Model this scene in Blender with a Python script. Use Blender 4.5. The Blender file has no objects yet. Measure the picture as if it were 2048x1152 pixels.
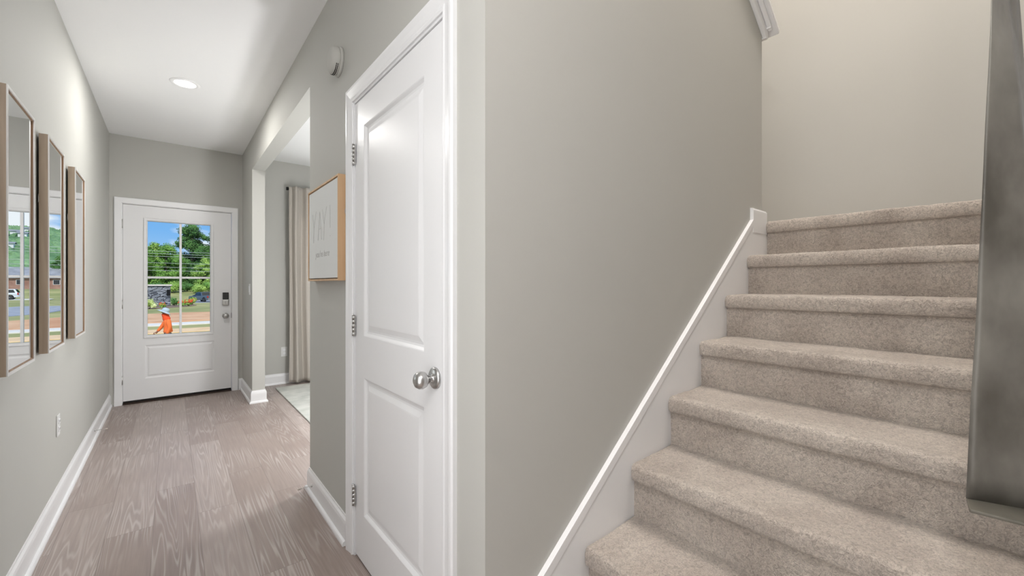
import bpy, bmesh, math, random
from mathutils import Vector, Matrix, noise
S = bpy.context.scene
COL = S.collection
PI = math.pi
random.seed(7)

# ------------------------------------------------------------------ camera
F, PHI, H = 831.33, 0.6865, 1.2276
cam_d = bpy.data.cameras.new('camera')
cam = bpy.data.objects.new('camera', cam_d); COL.objects.link(cam)
cam_d.sensor_width = 36; cam_d.lens = F / 2048 * 36
cam_d.shift_y = -7.3 / 2048; cam_d.clip_start = 0.01; cam_d.clip_end = 1500
cam.location = (0, 0, H); cam.rotation_euler = (PI/2, 0, -PHI)
S.camera = cam

# ------------------------------------------------------------------ colour management
S.view_settings.view_transform = 'Standard'; S.view_settings.look = 'None'
S.view_settings.gamma = 1; S.view_settings.use_curve_mapping = False
S.view_settings.exposure = 0.14
S.cycles.use_denoising = True
S.cycles.max_bounces = 10; S.cycles.diffuse_bounces = 6
S.cycles.sample_clamp_indirect = 10

def srgb(r, g, b):
    f = lambda c: (c/255/12.92) if c/255 <= .04045 else ((c/255+.055)/1.055)**2.4
    return (f(r), f(g), f(b), 1)

# ------------------------------------------------------------------ sky
W = bpy.data.worlds.new('sky'); S.world = W; W.use_nodes = True
nt = W.node_tree; nt.nodes.clear()
def N(t, k, **kw):
    n = t.nodes.new(k)
    for a, b in kw.items(): setattr(n, a, b)
    return n
out = N(nt, 'ShaderNodeOutputWorld'); bg = N(nt, 'ShaderNodeBackground')
tc = N(nt, 'ShaderNodeTexCoord'); sep = N(nt, 'ShaderNodeSeparateXYZ')
nt.links.new(tc.outputs['Generated'], sep.inputs[0])
rmp = N(nt, 'ShaderNodeValToRGB')
rmp.color_ramp.elements[0].position = 0.0; rmp.color_ramp.elements[0].color = srgb(176, 208, 240)
rmp.color_ramp.elements[1].position = 0.5; rmp.color_ramp.elements[1].color = srgb(70, 130, 205)
e = rmp.color_ramp.elements.new(0.1); e.color = srgb(120, 178, 236)
nt.links.new(sep.outputs['Z'], rmp.inputs[0])
mp = N(nt, 'ShaderNodeMapping'); mp.inputs['Scale'].default_value = (5, 5, 13); mp.inputs['Location'].default_value = (0.9, 0.4, 0.55)
nz = N(nt, 'ShaderNodeTexNoise'); nz.inputs['Scale'].default_value = 1.6; nz.inputs['Detail'].default_value = 7
nt.links.new(tc.outputs['Generated'], mp.inputs[0]); nt.links.new(mp.outputs[0], nz.inputs['Vector'])
# more cloud low down and towards the east (+x)
ma = N(nt, 'ShaderNodeMath', operation='MULTIPLY_ADD'); ma.inputs[1].default_value = 2.0
nt.links.new(sep.outputs['X'], ma.inputs[0]); nt.links.new(nz.outputs['Fac'], ma.inputs[2])
mb = N(nt, 'ShaderNodeMath', operation='MULTIPLY_ADD'); mb.inputs[1].default_value = -0.9
nt.links.new(sep.outputs['Z'], mb.inputs[0]); nt.links.new(ma.outputs[0], mb.inputs[2])
cr = N(nt, 'ShaderNodeValToRGB'); cr.color_ramp.elements[0].position = 0.47; cr.color_ramp.elements[1].position = 0.62
nt.links.new(mb.outputs[0], cr.inputs[0])
mx = N(nt, 'ShaderNodeMixRGB'); mx.inputs[2].default_value = (0.86, 0.90, 0.95, 1)
nt.links.new(cr.outputs[0], mx.inputs[0]); nt.links.new(rmp.outputs[0], mx.inputs[1])
nt.links.new(mx.outputs[0], bg.inputs[0]); bg.inputs[1].default_value = 1.0
nt.links.new(bg.outputs[0], out.inputs[0])

# ------------------------------------------------------------------ sun, front room daylight, hall lamp and added fill lights
def light(name, kind, loc, rot, power, color=(1, 1, 1), size=1, size_y=None, shape=None):
    l = bpy.data.lights.new(name, kind); l.energy = power; l.color = color
    if kind == 'AREA':
        l.size = size
        if size_y: l.shape = 'RECTANGLE'; l.size_y = size_y
        if shape: l.shape = shape
    o = bpy.data.objects.new(name, l); COL.objects.link(o); o.location = loc; o.rotation_euler = rot
    return o
sun = light('sun', 'SUN', (0, 0, 30), (math.radians(38), math.radians(-28), 0), 3.0, (1, .96, .9)); sun.data.angle = .01
sun.rotation_euler = Vector((0.30, 0.95, -1.0)).to_track_quat('-Z', 'Y').to_euler()
light('fill_living_side', 'AREA', (4.4, -2.6, 1.5), (PI/2, 0, PI/2), 60, (.98, .98, 1), 2.6, 1.6)  # added fill to lift the stair wall; the east wall has no window
light('fill_left_wall', 'AREA', (-.47, .40, 1.35), (PI/2, 0, -PI/2), 16, (.985, .985, 1), 1.1, 2.0)  # added fill against the solid left wall, brightens the closet corner
light('window_daylight_front_room', 'AREA', (2.4, 5.62, 1.5), (-PI/2, 0, 0), 20, (.93, .97, 1), 1.7, 1.5)
light('fill_stairwell', 'AREA', (1.9, 0.28, 5.25), (0, 0, 0), 88, (1, .92, .86), 1.2, .6)  # unseen fill added to light the closed stairwell
light('fill_entry', 'POINT', (-0.22, -0.15, 2.645), (0, 0, 0), 31, (1, .985, .965)).data.shadow_soft_size = .08  # added fill out of view by the camera, for hall ceiling and walls
light('fill_front_room_mid', 'POINT', (1.50, 3.05, 1.30), (0, 0, 0), 46, (.99, .99, 1)).data.shadow_soft_size = .15  # added fill hidden beyond the opening, lifts the far hall
light('fill_front_room_low', 'POINT', (1.30, 3.8, .9), (0, 0, 0), 18, (.99, .99, 1)).data.shadow_soft_size = .12  # low unseen fill, added to brighten the hall from the side
light('hall_lamp', 'AREA', (0.08, 3.985, 2.725), (0, 0, 0), 13, (1, .98, .95), .13, shape='DISK')

# ------------------------------------------------------------------ materials
M = {}
def mat(name, col, rough=.5, metal=0, spec=.5, coat=0):
    m = bpy.data.materials.new(name); m.use_nodes = True
    b = m.node_tree.nodes['Principled BSDF']
    b.inputs['Base Color'].default_value = col if len(col) == 4 else (*col, 1)
    b.inputs['Roughness'].default_value = rough; b.inputs['Metallic'].default_value = metal
    b.inputs['Specular IOR Level'].default_value = spec
    b.inputs['Coat Weight'].default_value = coat
    M[name] = m
    return m, m.node_tree, b
def noisy(name, c1, c2, scale, rough=.8, bump=0, bscale=None, vec=(1, 1, 1), detail=6, metal=0, p0=.35, p1=.65, spec=.3, dist=.01):
    m, t, b = mat(name, c1, rough, metal, spec)
    tc = N(t, 'ShaderNodeTexCoord'); mp = N(t, 'ShaderNodeMapping'); mp.inputs['Scale'].default_value = vec
    t.links.new(tc.outputs['Object'], mp.inputs[0])
    n = N(t, 'ShaderNodeTexNoise'); n.inputs['Scale'].default_value = scale; n.inputs['Detail'].default_value = detail
    t.links.new(mp.outputs[0], n.inputs['Vector'])
    r = N(t, 'ShaderNodeValToRGB'); r.color_ramp.elements[0].color = c1; r.color_ramp.elements[1].color = c2
    r.color_ramp.elements[0].position = p0; r.color_ramp.elements[1].position = p1
    t.links.new(n.outputs['Fac'], r.inputs[0]); t.links.new(r.outputs[0], b.inputs['Base Color'])
    if bump:
        n2 = N(t, 'ShaderNodeTexNoise'); n2.inputs['Scale'].default_value = bscale or scale; n2.inputs['Detail'].default_value = 4
        t.links.new(mp.outputs[0], n2.inputs['Vector'])
        bp = N(t, 'ShaderNodeBump'); bp.inputs['Strength'].default_value = bump; bp.inputs['Distance'].default_value = dist
        t.links.new(n2.outputs['Fac'], bp.inputs['Height']); t.links.new(bp.outputs[0], b.inputs['Normal'])
    return m, t, b

noisy('wall_paint', (.472, .468, .440, 1), (.482, .477, .448, 1), 1.2, .72, .05, 260, dist=.001)
noisy('ceiling_paint', (.88, .88, .885, 1), (.89, .89, .89, 1), 2, .85, .04, 200, dist=.001)
mat('trim_paint', (.80, .80, .81, 1), .28)
mat('door_paint', (.79, .79, .80, 1), .33)
mat('front_door_paint', (.76, .76, .77, 1), .4)
mat('nickel', (.56, .555, .545, 1), .3, 1)
mat('plate_plastic', (.70, .70, .69, 1), .4)
mat('black_plastic', (.012, .012, .013, 1), .25)
mat('dark_gap', (.012, .010, .009, 1), .8)
mat('bronze', (.035, .020, .014, 1), .45, .3)
mat('mirror_glass', (.90, .92, .93, 1), .0, 1)
mat('silver_edge', (.78, .77, .76, 1), .3, .35)
mat('canvas', (.70, .71, .70, 1), .8)
mat('pencil', (.42, .41, .40, 1), .8)
mat('black_metal', (.012, .012, .012, 1), .45, .6)
mat('skin', srgb(150, 100, 78), .6)
mat('hat_cloth', srgb(184, 198, 206), .85)
mat('orange_shirt', (1.0, .20, .045, 1), .8)
mat('orange_mask', (.95, .09, .02, 1), .8)
mat('dark_trousers', srgb(52, 46, 56), .85)
mat('boot', srgb(70, 52, 38), .7)
mat('hair', srgb(30, 24, 20), .8)
mat('truck_paint', srgb(92, 102, 114), .3, .3, coat=.5)
mat('white_paint_car', srgb(225, 228, 230), .3, coat=.5)
mat('car_glass', srgb(22, 28, 34), .05, 0, .8)
mat('rubber', (.02, .02, .02, 1), .8)
mat('rim', srgb(150, 152, 155), .35, .8)
mat('tail_red', srgb(190, 20, 18), .3)
mat('plate_white', srgb(225, 225, 220), .5)
mat('chrome', (.6, .6, .6, 1), .2, 1)
mat('pole_wood', srgb(150, 150, 148), .85)
mat('cable', srgb(190, 200, 195), .7)
mat('flower', srgb(235, 95, 60), .8)
mat('white_siding', srgb(228, 228, 226), .8)
mat('red_tip', srgb(200, 190, 180), .5)

def wood(name, c1, c2, axis):
    m, t, b = mat(name, c1, .5)
    tc = N(t, 'ShaderNodeTexCoord'); mp = N(t, 'ShaderNodeMapping')
    sc = [28, 28, 28]; sc[axis] = 2.0; mp.inputs['Scale'].default_value = sc
    t.links.new(tc.outputs['Object'], mp.inputs[0])
    n = N(t, 'ShaderNodeTexNoise'); n.inputs['Scale'].default_value = 1.0; n.inputs['Detail'].default_value = 6; n.inputs['Distortion'].default_value = .6
    t.links.new(mp.outputs[0], n.inputs['Vector'])
    r = N(t, 'ShaderNodeValToRGB'); r.color_ramp.elements[0].color = c1; r.color_ramp.elements[1].color = c2
    r.color_ramp.elements[0].position = .3; r.color_ramp.elements[1].position = .7
    t.links.new(n.outputs['Fac'], r.inputs[0]); t.links.new(r.outputs[0], b.inputs['Base Color'])
wood('mirror_wood', srgb(160, 142, 124), srgb(188, 170, 150), 2)
wood('mirror_wood_dark', srgb(112, 84, 60), srgb(140, 108, 80), 2)
wood('art_wood', srgb(196, 160, 122), srgb(214, 180, 142), 2)

# plank floor -----------------------------------------------------------
def floor_mat():
    m, t, b = mat('plank_floor', (.3, .25, .22, 1), .4)
    tc = N(t, 'ShaderNodeTexCoord')
    sw = N(t, 'ShaderNodeMapping'); sw.inputs['Rotation'].default_value = (0, 0, PI/2); sw.inputs['Location'].default_value = (0.35, .07, 0)
    t.links.new(tc.outputs['Object'], sw.inputs[0])
    br = N(t, 'ShaderNodeTexBrick'); br.offset = .37; br.offset_frequency = 2; br.squash = 1
    br.inputs['Scale'].default_value = 1; br.inputs['Brick Width'].default_value = 1.22; br.inputs['Row Height'].default_value = .18
    br.inputs['Mortar Size'].default_value = .0012; br.inputs['Mortar Smooth'].default_value = .3; br.inputs['Bias'].default_value = 0
    br.inputs['Color1'].default_value = (0, 0, 0, 1); br.inputs['Color2'].default_value = (1, 1, 1, 1); br.inputs['Mortar'].default_value = (.5, .5, .5, 1)
    t.links.new(sw.outputs[0], br.inputs['Vector'])
    # per plank offset of the grain
    off = N(t, 'ShaderNodeVectorMath', operation='MULTIPLY_ADD')
    off.inputs[1].default_value = (5.3, 7.7, 0)
    t.links.new(br.outputs['Color'], off.inputs[0]); t.links.new(tc.outputs['Object'], off.inputs[2])
    g = N(t, 'ShaderNodeMapping'); g.inputs['Scale'].default_value = (9, .42, 1); t.links.new(off.outputs[0], g.inputs[0])
    wn = N(t, 'ShaderNodeTexNoise'); wn.inputs['Scale'].default_value = 1.0; wn.inputs['Detail'].default_value = 2.6; wn.inputs['Distortion'].default_value = .18
    t.links.new(g.outputs[0], wn.inputs['Vector'])
    # contour lines of the noise read as cathedral grain
    mu = N(t, 'ShaderNodeMath', operation='MULTIPLY'); mu.inputs[1].default_value = 21.0; t.links.new(wn.outputs['Fac'], mu.inputs[0])
    fr = N(t, 'ShaderNodeMath', operation='PINGPONG'); fr.inputs[1].default_value = .5; t.links.new(mu.outputs[0], fr.inputs[0])
    gr = N(t, 'ShaderNodeValToRGB'); gr.color_ramp.elements[0].position = .04; gr.color_ramp.elements[1].position = .26
    gr.color_ramp.elements[0].color = (1, 1, 1, 1); gr.color_ramp.elements[1].color = (0, 0, 0, 1)
    t.links.new(fr.outputs[0], gr.inputs[0])
    # patchy mask
    pm = N(t, 'ShaderNodeTexNoise'); pm.inputs['Scale'].default_value = 2.2; pm.inputs['Detail'].default_value = 1
    t.links.new(off.outputs[0], pm.inputs['Vector'])
    pr = N(t, 'ShaderNodeValToRGB'); pr.color_ramp.elements[0].position = .38; pr.color_ramp.elements[1].position = .62
    t.links.new(pm.outputs['Fac'], pr.inputs[0])
    gm = N(t, 'ShaderNodeMath', operation='MULTIPLY'); t.links.new(gr.outputs[0], gm.inputs[0]); t.links.new(pr.outputs[0], gm.inputs[1])
    gm2 = N(t, 'ShaderNodeMath', operation='MULTIPLY'); gm2.inputs[1].default_value = .42; t.links.new(gm.outputs[0], gm2.inputs[0])
    # plank tint
    c = N(t, 'ShaderNodeMixRGB'); c.inputs[1].default_value = (.285, .226, .200, 1); c.inputs[2].default_value = (.365, .304, .275, 1)
    t.links.new(br.outputs['Color'], c.inputs[0])
    fn = N(t, 'ShaderNodeMapping'); fn.inputs['Scale'].default_value = (90, 3.5, 1); t.links.new(off.outputs[0], fn.inputs[0])
    f2 = N(t, 'ShaderNodeTexNoise'); f2.inputs['Scale'].default_value = 1; f2.inputs['Detail'].default_value = 4; t.links.new(fn.outputs[0], f2.inputs['Vector'])
    fr2 = N(t, 'ShaderNodeMapRange'); fr2.inputs[1].default_value = .3; fr2.inputs[2].default_value = .7; fr2.inputs[3].default_value = .88; fr2.inputs[4].default_value = 1.1
    t.links.new(f2.outputs['Fac'], fr2.inputs[0])
    c1 = N(t, 'ShaderNodeVectorMath', operation='MULTIPLY'); t.links.new(c.outputs[0], c1.inputs[0]); t.links.new(fr2.outputs[0], c1.inputs[1])
    c2 = N(t, 'ShaderNodeMixRGB'); c2.inputs[2].default_value = (.62, .58, .56, 1)
    t.links.new(gm2.outputs[0], c2.inputs[0]); t.links.new(c1.outputs[0], c2.inputs[1])
    c3 = N(t, 'ShaderNodeMixRGB'); c3.inputs[2].default_value = (.11, .085, .075, 1)
    mf = N(t, 'ShaderNodeMath', operation='MULTIPLY'); mf.inputs[1].default_value = .6; t.links.new(br.outputs['Fac'], mf.inputs[0])
    t.links.new(mf.outputs[0], c3.inputs[0]); t.links.new(c2.outputs[0], c3.inputs[1])
    t.links.new(c3.outputs[0], b.inputs['Base Color'])
    bp = N(t, 'ShaderNodeBump'); bp.inputs['Strength'].default_value = .25; bp.inputs['Distance'].default_value = .002
    t.links.new(f2.outputs['Fac'], bp.inputs['Height']); t.links.new(bp.outputs[0], b.inputs['Normal'])
    rr = N(t, 'ShaderNodeMapRange'); rr.inputs[3].default_value = .34; rr.inputs[4].default_value = .5; t.links.new(f2.outputs['Fac'], rr.inputs[0])
    t.links.new(rr.outputs[0], b.inputs['Roughness'])
floor_mat()

def carpet_mat():
    m, t, b = mat('carpet', (.4, .35, .3, 1), .95, 0, .1)
    b.inputs['Sheen Weight'].default_value = .25; b.inputs['Sheen Roughness'].default_value = .6
    tc = N(t, 'ShaderNodeTexCoord')
    n1 = N(t, 'ShaderNodeTexNoise'); n1.inputs['Scale'].default_value = 5.5; n1.inputs['Detail'].default_value = 3
    n2 = N(t, 'ShaderNodeTexNoise'); n2.inputs['Scale'].default_value = 95; n2.inputs['Detail'].default_value = 4; n2.inputs['Distortion'].default_value = 1.4
    n3 = N(t, 'ShaderNodeTexNoise'); n3.inputs['Scale'].default_value = 420; n3.inputs['Detail'].default_value = 2
    for n in (n1, n2, n3): t.links.new(tc.outputs['Object'], n.inputs['Vector'])
    r1 = N(t, 'ShaderNodeValToRGB'); r1.color_ramp.elements[0].position = .36; r1.color_ramp.elements[1].position = .64
    r1.color_ramp.elements[0].color = (.450, .388, .335, 1); r1.color_ramp.elements[1].color = (.565, .500, .437, 1)
    t.links.new(n1.outputs['Fac'], r1.inputs[0])
    r2 = N(t, 'ShaderNodeMapRange'); r2.inputs[1].default_value = .30; r2.inputs[2].default_value = .62; r2.inputs[3].default_value = .66; r2.inputs[4].default_value = 1.08
    t.links.new(n2.outputs['Fac'], r2.inputs[0])
    r3 = N(t, 'ShaderNodeMapRange'); r3.inputs[1].default_value = .3; r3.inputs[2].default_value = .7; r3.inputs[3].default_value = .82; r3.inputs[4].default_value = 1.16
    t.links.new(n3.outputs['Fac'], r3.inputs[0])
    v1 = N(t, 'ShaderNodeVectorMath', operation='MULTIPLY'); t.links.new(r1.outputs[0], v1.inputs[0]); t.links.new(r2.outputs[0], v1.inputs[1])
    v2 = N(t, 'ShaderNodeVectorMath', operation='MULTIPLY'); t.links.new(v1.outputs[0], v2.inputs[0]); t.links.new(r3.outputs[0], v2.inputs[1])
    t.links.new(v2.outputs[0], b.inputs['Base Color'])
    ad = N(t, 'ShaderNodeMath', operation='MULTIPLY_ADD'); ad.inputs[1].default_value = .35
    t.links.new(n3.outputs['Fac'], ad.inputs[0]); t.links.new(n2.outputs['Fac'], ad.inputs[2])
    bp = N(t, 'ShaderNodeBump'); bp.inputs['Strength'].default_value = .85; bp.inputs['Distance'].default_value = .009
    t.links.new(ad.outputs[0], bp.inputs['Height']); t.links.new(bp.outputs[0], b.inputs['Normal'])
carpet_mat()

def glass_mat():
    m = bpy.data.materials.new('window_glass'); m.use_nodes = True; t = m.node_tree; t.nodes.clear()
    o = N(t, 'ShaderNodeOutputMaterial'); g = N(t, 'ShaderNodeBsdfGlossy'); g.inputs['Roughness'].default_value = 0
    tr = N(t, 'ShaderNodeBsdfTransparent'); tr.inputs[0].default_value = (.97, .985, .98, 1)
    fr = N(t, 'ShaderNodeFresnel'); fr.inputs[0].default_value = 1.22; mxs = N(t, 'ShaderNodeMixShader')
    t.links.new(fr.outputs[0], mxs.inputs[0]); t.links.new(tr.outputs[0], mxs.inputs[1]); t.links.new(g.outputs[0], mxs.inputs[2])
    t.links.new(mxs.outputs[0], o.inputs[0]); M['window_glass'] = m
glass_mat()
def emit_mat(name, col, s):
    m = bpy.data.materials.new(name); m.use_nodes = True; t = m.node_tree; t.nodes.clear()
    o = N(t, 'ShaderNodeOutputMaterial'); e = N(t, 'ShaderNodeEmission'); e.inputs[0].default_value = col; e.inputs[1].default_value = s
    t.links.new(e.outputs[0], o.inputs[0]); M[name] = m
emit_mat('lamp_glow', (1, .98, .95, 1), 6)

def curtain_mat():
    m, t, b = mat('curtain_cloth', srgb(205, 200, 190), .9, 0, .1)
    tc = N(t, 'ShaderNodeTexCoord'); se = N(t, 'ShaderNodeSeparateXYZ'); t.links.new(tc.outputs['UV'], se.inputs[0])
    # herringbone: zigzag lines
    zz = N(t, 'ShaderNodeMath', operation='PINGPONG'); zz.inputs[1].default_value = .03; t.links.new(se.outputs['X'], zz.inputs[0])
    ad = N(t, 'ShaderNodeMath', operation='ADD'); t.links.new(zz.outputs[0], ad.inputs[0]); t.links.new(se.outputs['Y'], ad.inputs[1])
    pp = N(t, 'ShaderNodeMath', operation='PINGPONG'); pp.inputs[1].default_value = .0085; t.links.new(ad.outputs[0], pp.inputs[0])
    gt = N(t, 'ShaderNodeMapRange'); gt.inputs[1].default_value = .0015; gt.inputs[2].default_value = .0045; t.links.new(pp.outputs[0], gt.inputs[0])
    c = N(t, 'ShaderNodeMixRGB'); c.inputs[1].default_value = srgb(166, 158, 150); c.inputs[2].default_value = srgb(188, 182, 174)
    t.links.new(gt.outputs[0], c.inputs[0]); t.links.new(c.outputs[0], b.inputs['Base Color'])
curtain_mat()
noisy('rug_pile', srgb(178, 180, 174), srgb(200, 200, 194), 7, .95, .4, 240, dist=.003)
noisy('grey_panel', srgb(82, 78, 71), srgb(142, 138, 130), 9, .42, .5, 9, vec=(1, 1, .5), p0=.32, p1=.74, detail=5, dist=.02, spec=.5)
noisy('grey_ledge', srgb(84, 80, 72), srgb(116, 112, 102), 8, .5, .1, 12)
noisy('lawn', srgb(140, 146, 92), srgb(180, 174, 120), .22, .95, .5, 3, detail=8, dist=.05)
noisy('lawn_far', srgb(138, 156, 80), srgb(170, 176, 106), .12, .95, 0, detail=8)
noisy('dirt', srgb(204, 150, 112), srgb(228, 186, 146), .35, .95, .6, 1.5, vec=(1, 1, 1), dist=.08, detail=8)
noisy('concrete_white', srgb(222, 216, 206), srgb(236, 230, 220), 1.5, .9)
noisy('concrete_tan', srgb(226, 190, 146), srgb(240, 208, 166), 1.2, .9)
noisy('asphalt', srgb(150, 154, 162), srgb(174, 178, 186), 1.2, .9)
noisy('leaf_dark', srgb(58, 96, 52), srgb(104, 148, 76), .35, .8, detail=3)
noisy('leaf_mid', srgb(84, 130, 58), srgb(142, 184, 88), .35, .8, detail=3)
noisy('leaf_light', srgb(120, 158, 70), srgb(178, 206, 112), .5, .8, detail=3)
noisy('leaf_pale', srgb(172, 190, 110), srgb(226, 232, 176), 1.5, .8, detail=3)
noisy('bark', srgb(90, 78, 66), srgb(124, 112, 98), 2, .9)
noisy('hill_woods', srgb(84, 122, 82), srgb(140, 174, 122), .05, .95, 1.0, .12, detail=9, dist=4)
noisy('roof_shingle', srgb(138, 140, 146), srgb(160, 162, 168), 1.0, .9)
noisy('far_brick', srgb(150, 112, 100), srgb(178, 142, 128), .8, .9)
noisy('mulch', srgb(118, 100, 88), srgb(150, 130, 116), 3, .95)
def stone_mat():
    m, t, b = mat('stacked_stone', srgb(130, 134, 142), .9)
    tc = N(t, 'ShaderNodeTexCoord'); mp = N(t, 'ShaderNodeMapping'); mp.inputs['Scale'].default_value = (1.5, 1.5, 5.2)
    t.links.new(tc.outputs['Object'], mp.inputs[0])
    v = N(t, 'ShaderNodeTexVoronoi'); v.inputs['Scale'].default_value = 1.2; v.inputs['Randomness'].default_value = .9; t.links.new(mp.outputs[0], v.inputs['Vector'])
    v2 = N(t, 'ShaderNodeTexVoronoi', feature='DISTANCE_TO_EDGE'); v2.inputs['Scale'].default_value = 1.2; v2.inputs['Randomness'].default_value = .9; t.links.new(mp.outputs[0], v2.inputs['Vector'])
    c = N(t, 'ShaderNodeMixRGB'); c.inputs[1].default_value = srgb(104, 110, 122); c.inputs[2].default_value = srgb(196, 200, 206)
    t.links.new(v.outputs['Color'], c.inputs[0])
    e = N(t, 'ShaderNodeMapRange'); e.inputs[1].default_value = 0; e.inputs[2].default_value = .09; t.links.new(v2.outputs['Distance'], e.inputs[0])
    c2 = N(t, 'ShaderNodeMixRGB'); c2.inputs[1].default_value = srgb(62, 68, 80); t.links.new(e.outputs[0], c2.inputs[0]); t.links.new(c.outputs[0], c2.inputs[2])
    t.links.new(c2.outputs[0], b.inputs['Base Color'])
    bp = N(t, 'ShaderNodeBump'); bp.inputs['Distance'].default_value = .08; t.links.new(e.outputs[0], bp.inputs['Height']); t.links.new(bp.outputs[0], b.inputs['Normal'])
stone_mat()

# ------------------------------------------------------------------ mesh helpers
LOCAL = [False]      # True while a thing is modelled about its own base
def wm(o):
    m = Matrix.LocRotScale(o.location, o.rotation_euler, o.scale)
    return (wm(o.parent) @ o.matrix_parent_inverse @ m) if o.parent else m
class MB:
    def __init__(s): s.v = []; s.f = []; s.sm = []; s.uv = None
    def add(s, vs, fs, smooth=False):
        o = len(s.v); s.v += [tuple(v) for v in vs]; s.f += [tuple(i+o for i in f) for f in fs]; s.sm += [smooth]*len(fs); return s
    def box(s, x0, x1, y0, y1, z0, z1):
        return s.add([(x, y, z) for z in (z0, z1) for y in (y0, y1) for x in (x0, x1)],
                     [(0, 2, 3, 1), (4, 5, 7, 6), (0, 1, 5, 4), (2, 6, 7, 3), (0, 4, 6, 2), (1, 3, 7, 5)])
    def prism(s, poly, fn, a, b, smooth=False):
        # poly in 2D; fn(u, v, w) gives the 3D point
        n = len(poly)
        vs = [fn(u, v, a) for u, v in poly] + [fn(u, v, b) for u, v in poly]
        return s.add(vs, [tuple(range(n)), tuple(range(2*n-1, n-1, -1))] + [(i, (i+1) % n + 0, (i+1) % n + n, i+n) for i in range(n)], smooth)
    def lathe(s, prof, org, ax, seg=24, smooth=True):
        # prof: [(r, t)] along axis ax from org
        ax = Vector(ax).normalized(); p = ax.orthogonal().normalized(); q = ax.cross(p)
        vs = []
        for r, t in prof:
            for k in range(seg):
                a = 2*PI*k/seg; vs.append(Vector(org) + ax*t + (p*math.cos(a) + q*math.sin(a))*r)
        fs = []
        for i in range(len(prof)-1):
            for k in range(seg):
                fs.append((i*seg+k, i*seg+(k+1) % seg, (i+1)*seg+(k+1) % seg, (i+1)*seg+k))
        s.add(vs, fs, smooth)
        if prof[0][0] > 1e-5: s.add(vs[:seg], [tuple(range(seg))[::-1]])
        if prof[-1][0] > 1e-5: s.add(vs[-seg:], [tuple(range(seg))])
        return s
    def tube(s, pts, r, seg=8):
        pts = [Vector(p) for p in pts]; rs = r if isinstance(r, (list, tuple)) else [r]*len(pts)
        vs = []; up = None
        for i, p in enumerate(pts):
            d = (pts[min(i+1, len(pts)-1)] - pts[max(i-1, 0)]).normalized()
            if up is None: up = d.orthogonal().normalized()
            up = (up - d*up.dot(d)).normalized(); q = d.cross(up)
            for k in range(seg):
                a = 2*PI*k/seg; vs.append(p + (up*math.cos(a) + q*math.sin(a))*rs[i])
        n = len(pts)
        fs = [(i*seg+k, i*seg+(k+1) % seg, (i+1)*seg+(k+1) % seg, (i+1)*seg+k) for i in range(n-1) for k in range(seg)]
        s.add(vs, fs, True); s.add(vs[:seg], [tuple(range(seg))[::-1]]); s.add(vs[-seg:], [tuple(range(seg))]); return s
    def sweep(s, path, prof, fn):
        # path in (u, v); prof [(offset, w)] closed profile, offset to the left of the path; fn(u, v, w)
        path = [Vector(p) for p in path]; n = len(path); rows = []
        for i, p in enumerate(path):
            ds = []
            if i > 0: ds.append((p - path[i-1]).normalized())
            if i < n-1: ds.append((path[i+1] - p).normalized())
            ns = [Vector((-d.y, d.x)) for d in ds]
            m = sum(ns, Vector((0, 0))).normalized(); k = 1/max(.2, m.dot(ns[0]))
            rows.append([fn(*(p + m*k*o), w) for o, w in prof])
        k = len(prof); vs = [v for r in rows for v in r]
        fs = [(i*k+j, i*k+(j+1) % k, (i+1)*k+(j+1) % k, (i+1)*k+j) for i in range(n-1) for j in range(k)]
        s.add(vs, fs); s.add(rows[0], [tuple(range(k))]); s.add(rows[-1], [tuple(range(k))[::-1]]); return s
    def face_with_holes(s, u0, u1, v0, v1, holes, fn, w):
        us = sorted({u0, u1, *[h[0] for h in holes], *[h[1] for h in holes]}); vs = sorted({v0, v1, *[h[2] for h in holes], *[h[3] for h in holes]})
        for a, b in zip(us, us[1:]):
            for c, d in zip(vs, vs[1:]):
                mu, mv = (a+b)/2, (c+d)/2
                if any(h[0] < mu < h[1] and h[2] < mv < h[3] for h in holes): continue
                s.add([fn(a, c, w), fn(b, c, w), fn(b, d, w), fn(a, d, w)], [(0, 1, 2, 3)])
        return s
    def rings(s, h, steps, fn, cap=True):
        # nested rectangles h = (u0, u1, v0, v1); steps [(inset, w)]
        R = [[fn(h[0]+i, h[2]+i, w), fn(h[1]-i, h[2]+i, w), fn(h[1]-i, h[3]-i, w), fn(h[0]+i, h[3]-i, w)] for i, w in steps]
        vs = [p for r in R for p in r]; k = len(R)
        fs = [(a*4+b, a*4+(b+1) % 4, (a+1)*4+(b+1) % 4, (a+1)*4+b) for a in range(k-1) for b in range(4)]
        if cap: fs.append(tuple((k-1)*4+b for b in range(4)))
        return s.add(vs, fs)
    def build(s, name, m, parent=None, bevel=0, seg=2, loc=None, merge=True):
        me = bpy.data.meshes.new(name)
        org = Vector(loc) if loc is not None else None
        vs = [tuple(Vector(v) - org) for v in s.v] if org is not None else s.v
        me.from_pydata(vs, [], s.f); me.update()
        for p, sm in zip(me.polygons, s.sm): p.use_smooth = sm
        bm = bmesh.new(); bm.from_mesh(me)
        if merge: bmesh.ops.remove_doubles(bm, verts=bm.verts, dist=1e-5)
        bmesh.ops.recalc_face_normals(bm, faces=bm.faces); bm.to_mesh(me); bm.free()
        me.materials.append(M[m] if isinstance(m, str) else m)
        o = bpy.data.objects.new(name, me); COL.objects.link(o)
        if org is not None: o.location = org
        if parent is not None:
            o.parent = parent
            if not LOCAL[0]: o.matrix_parent_inverse = wm(parent).inverted()
        if bevel:
            md = o.modifiers.new('bevel', 'BEVEL'); md.width = bevel; md.segments = seg; md.limit_method = 'ANGLE'; md.angle_limit = math.radians(35)
            md.harden_normals = False
        return o

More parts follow.
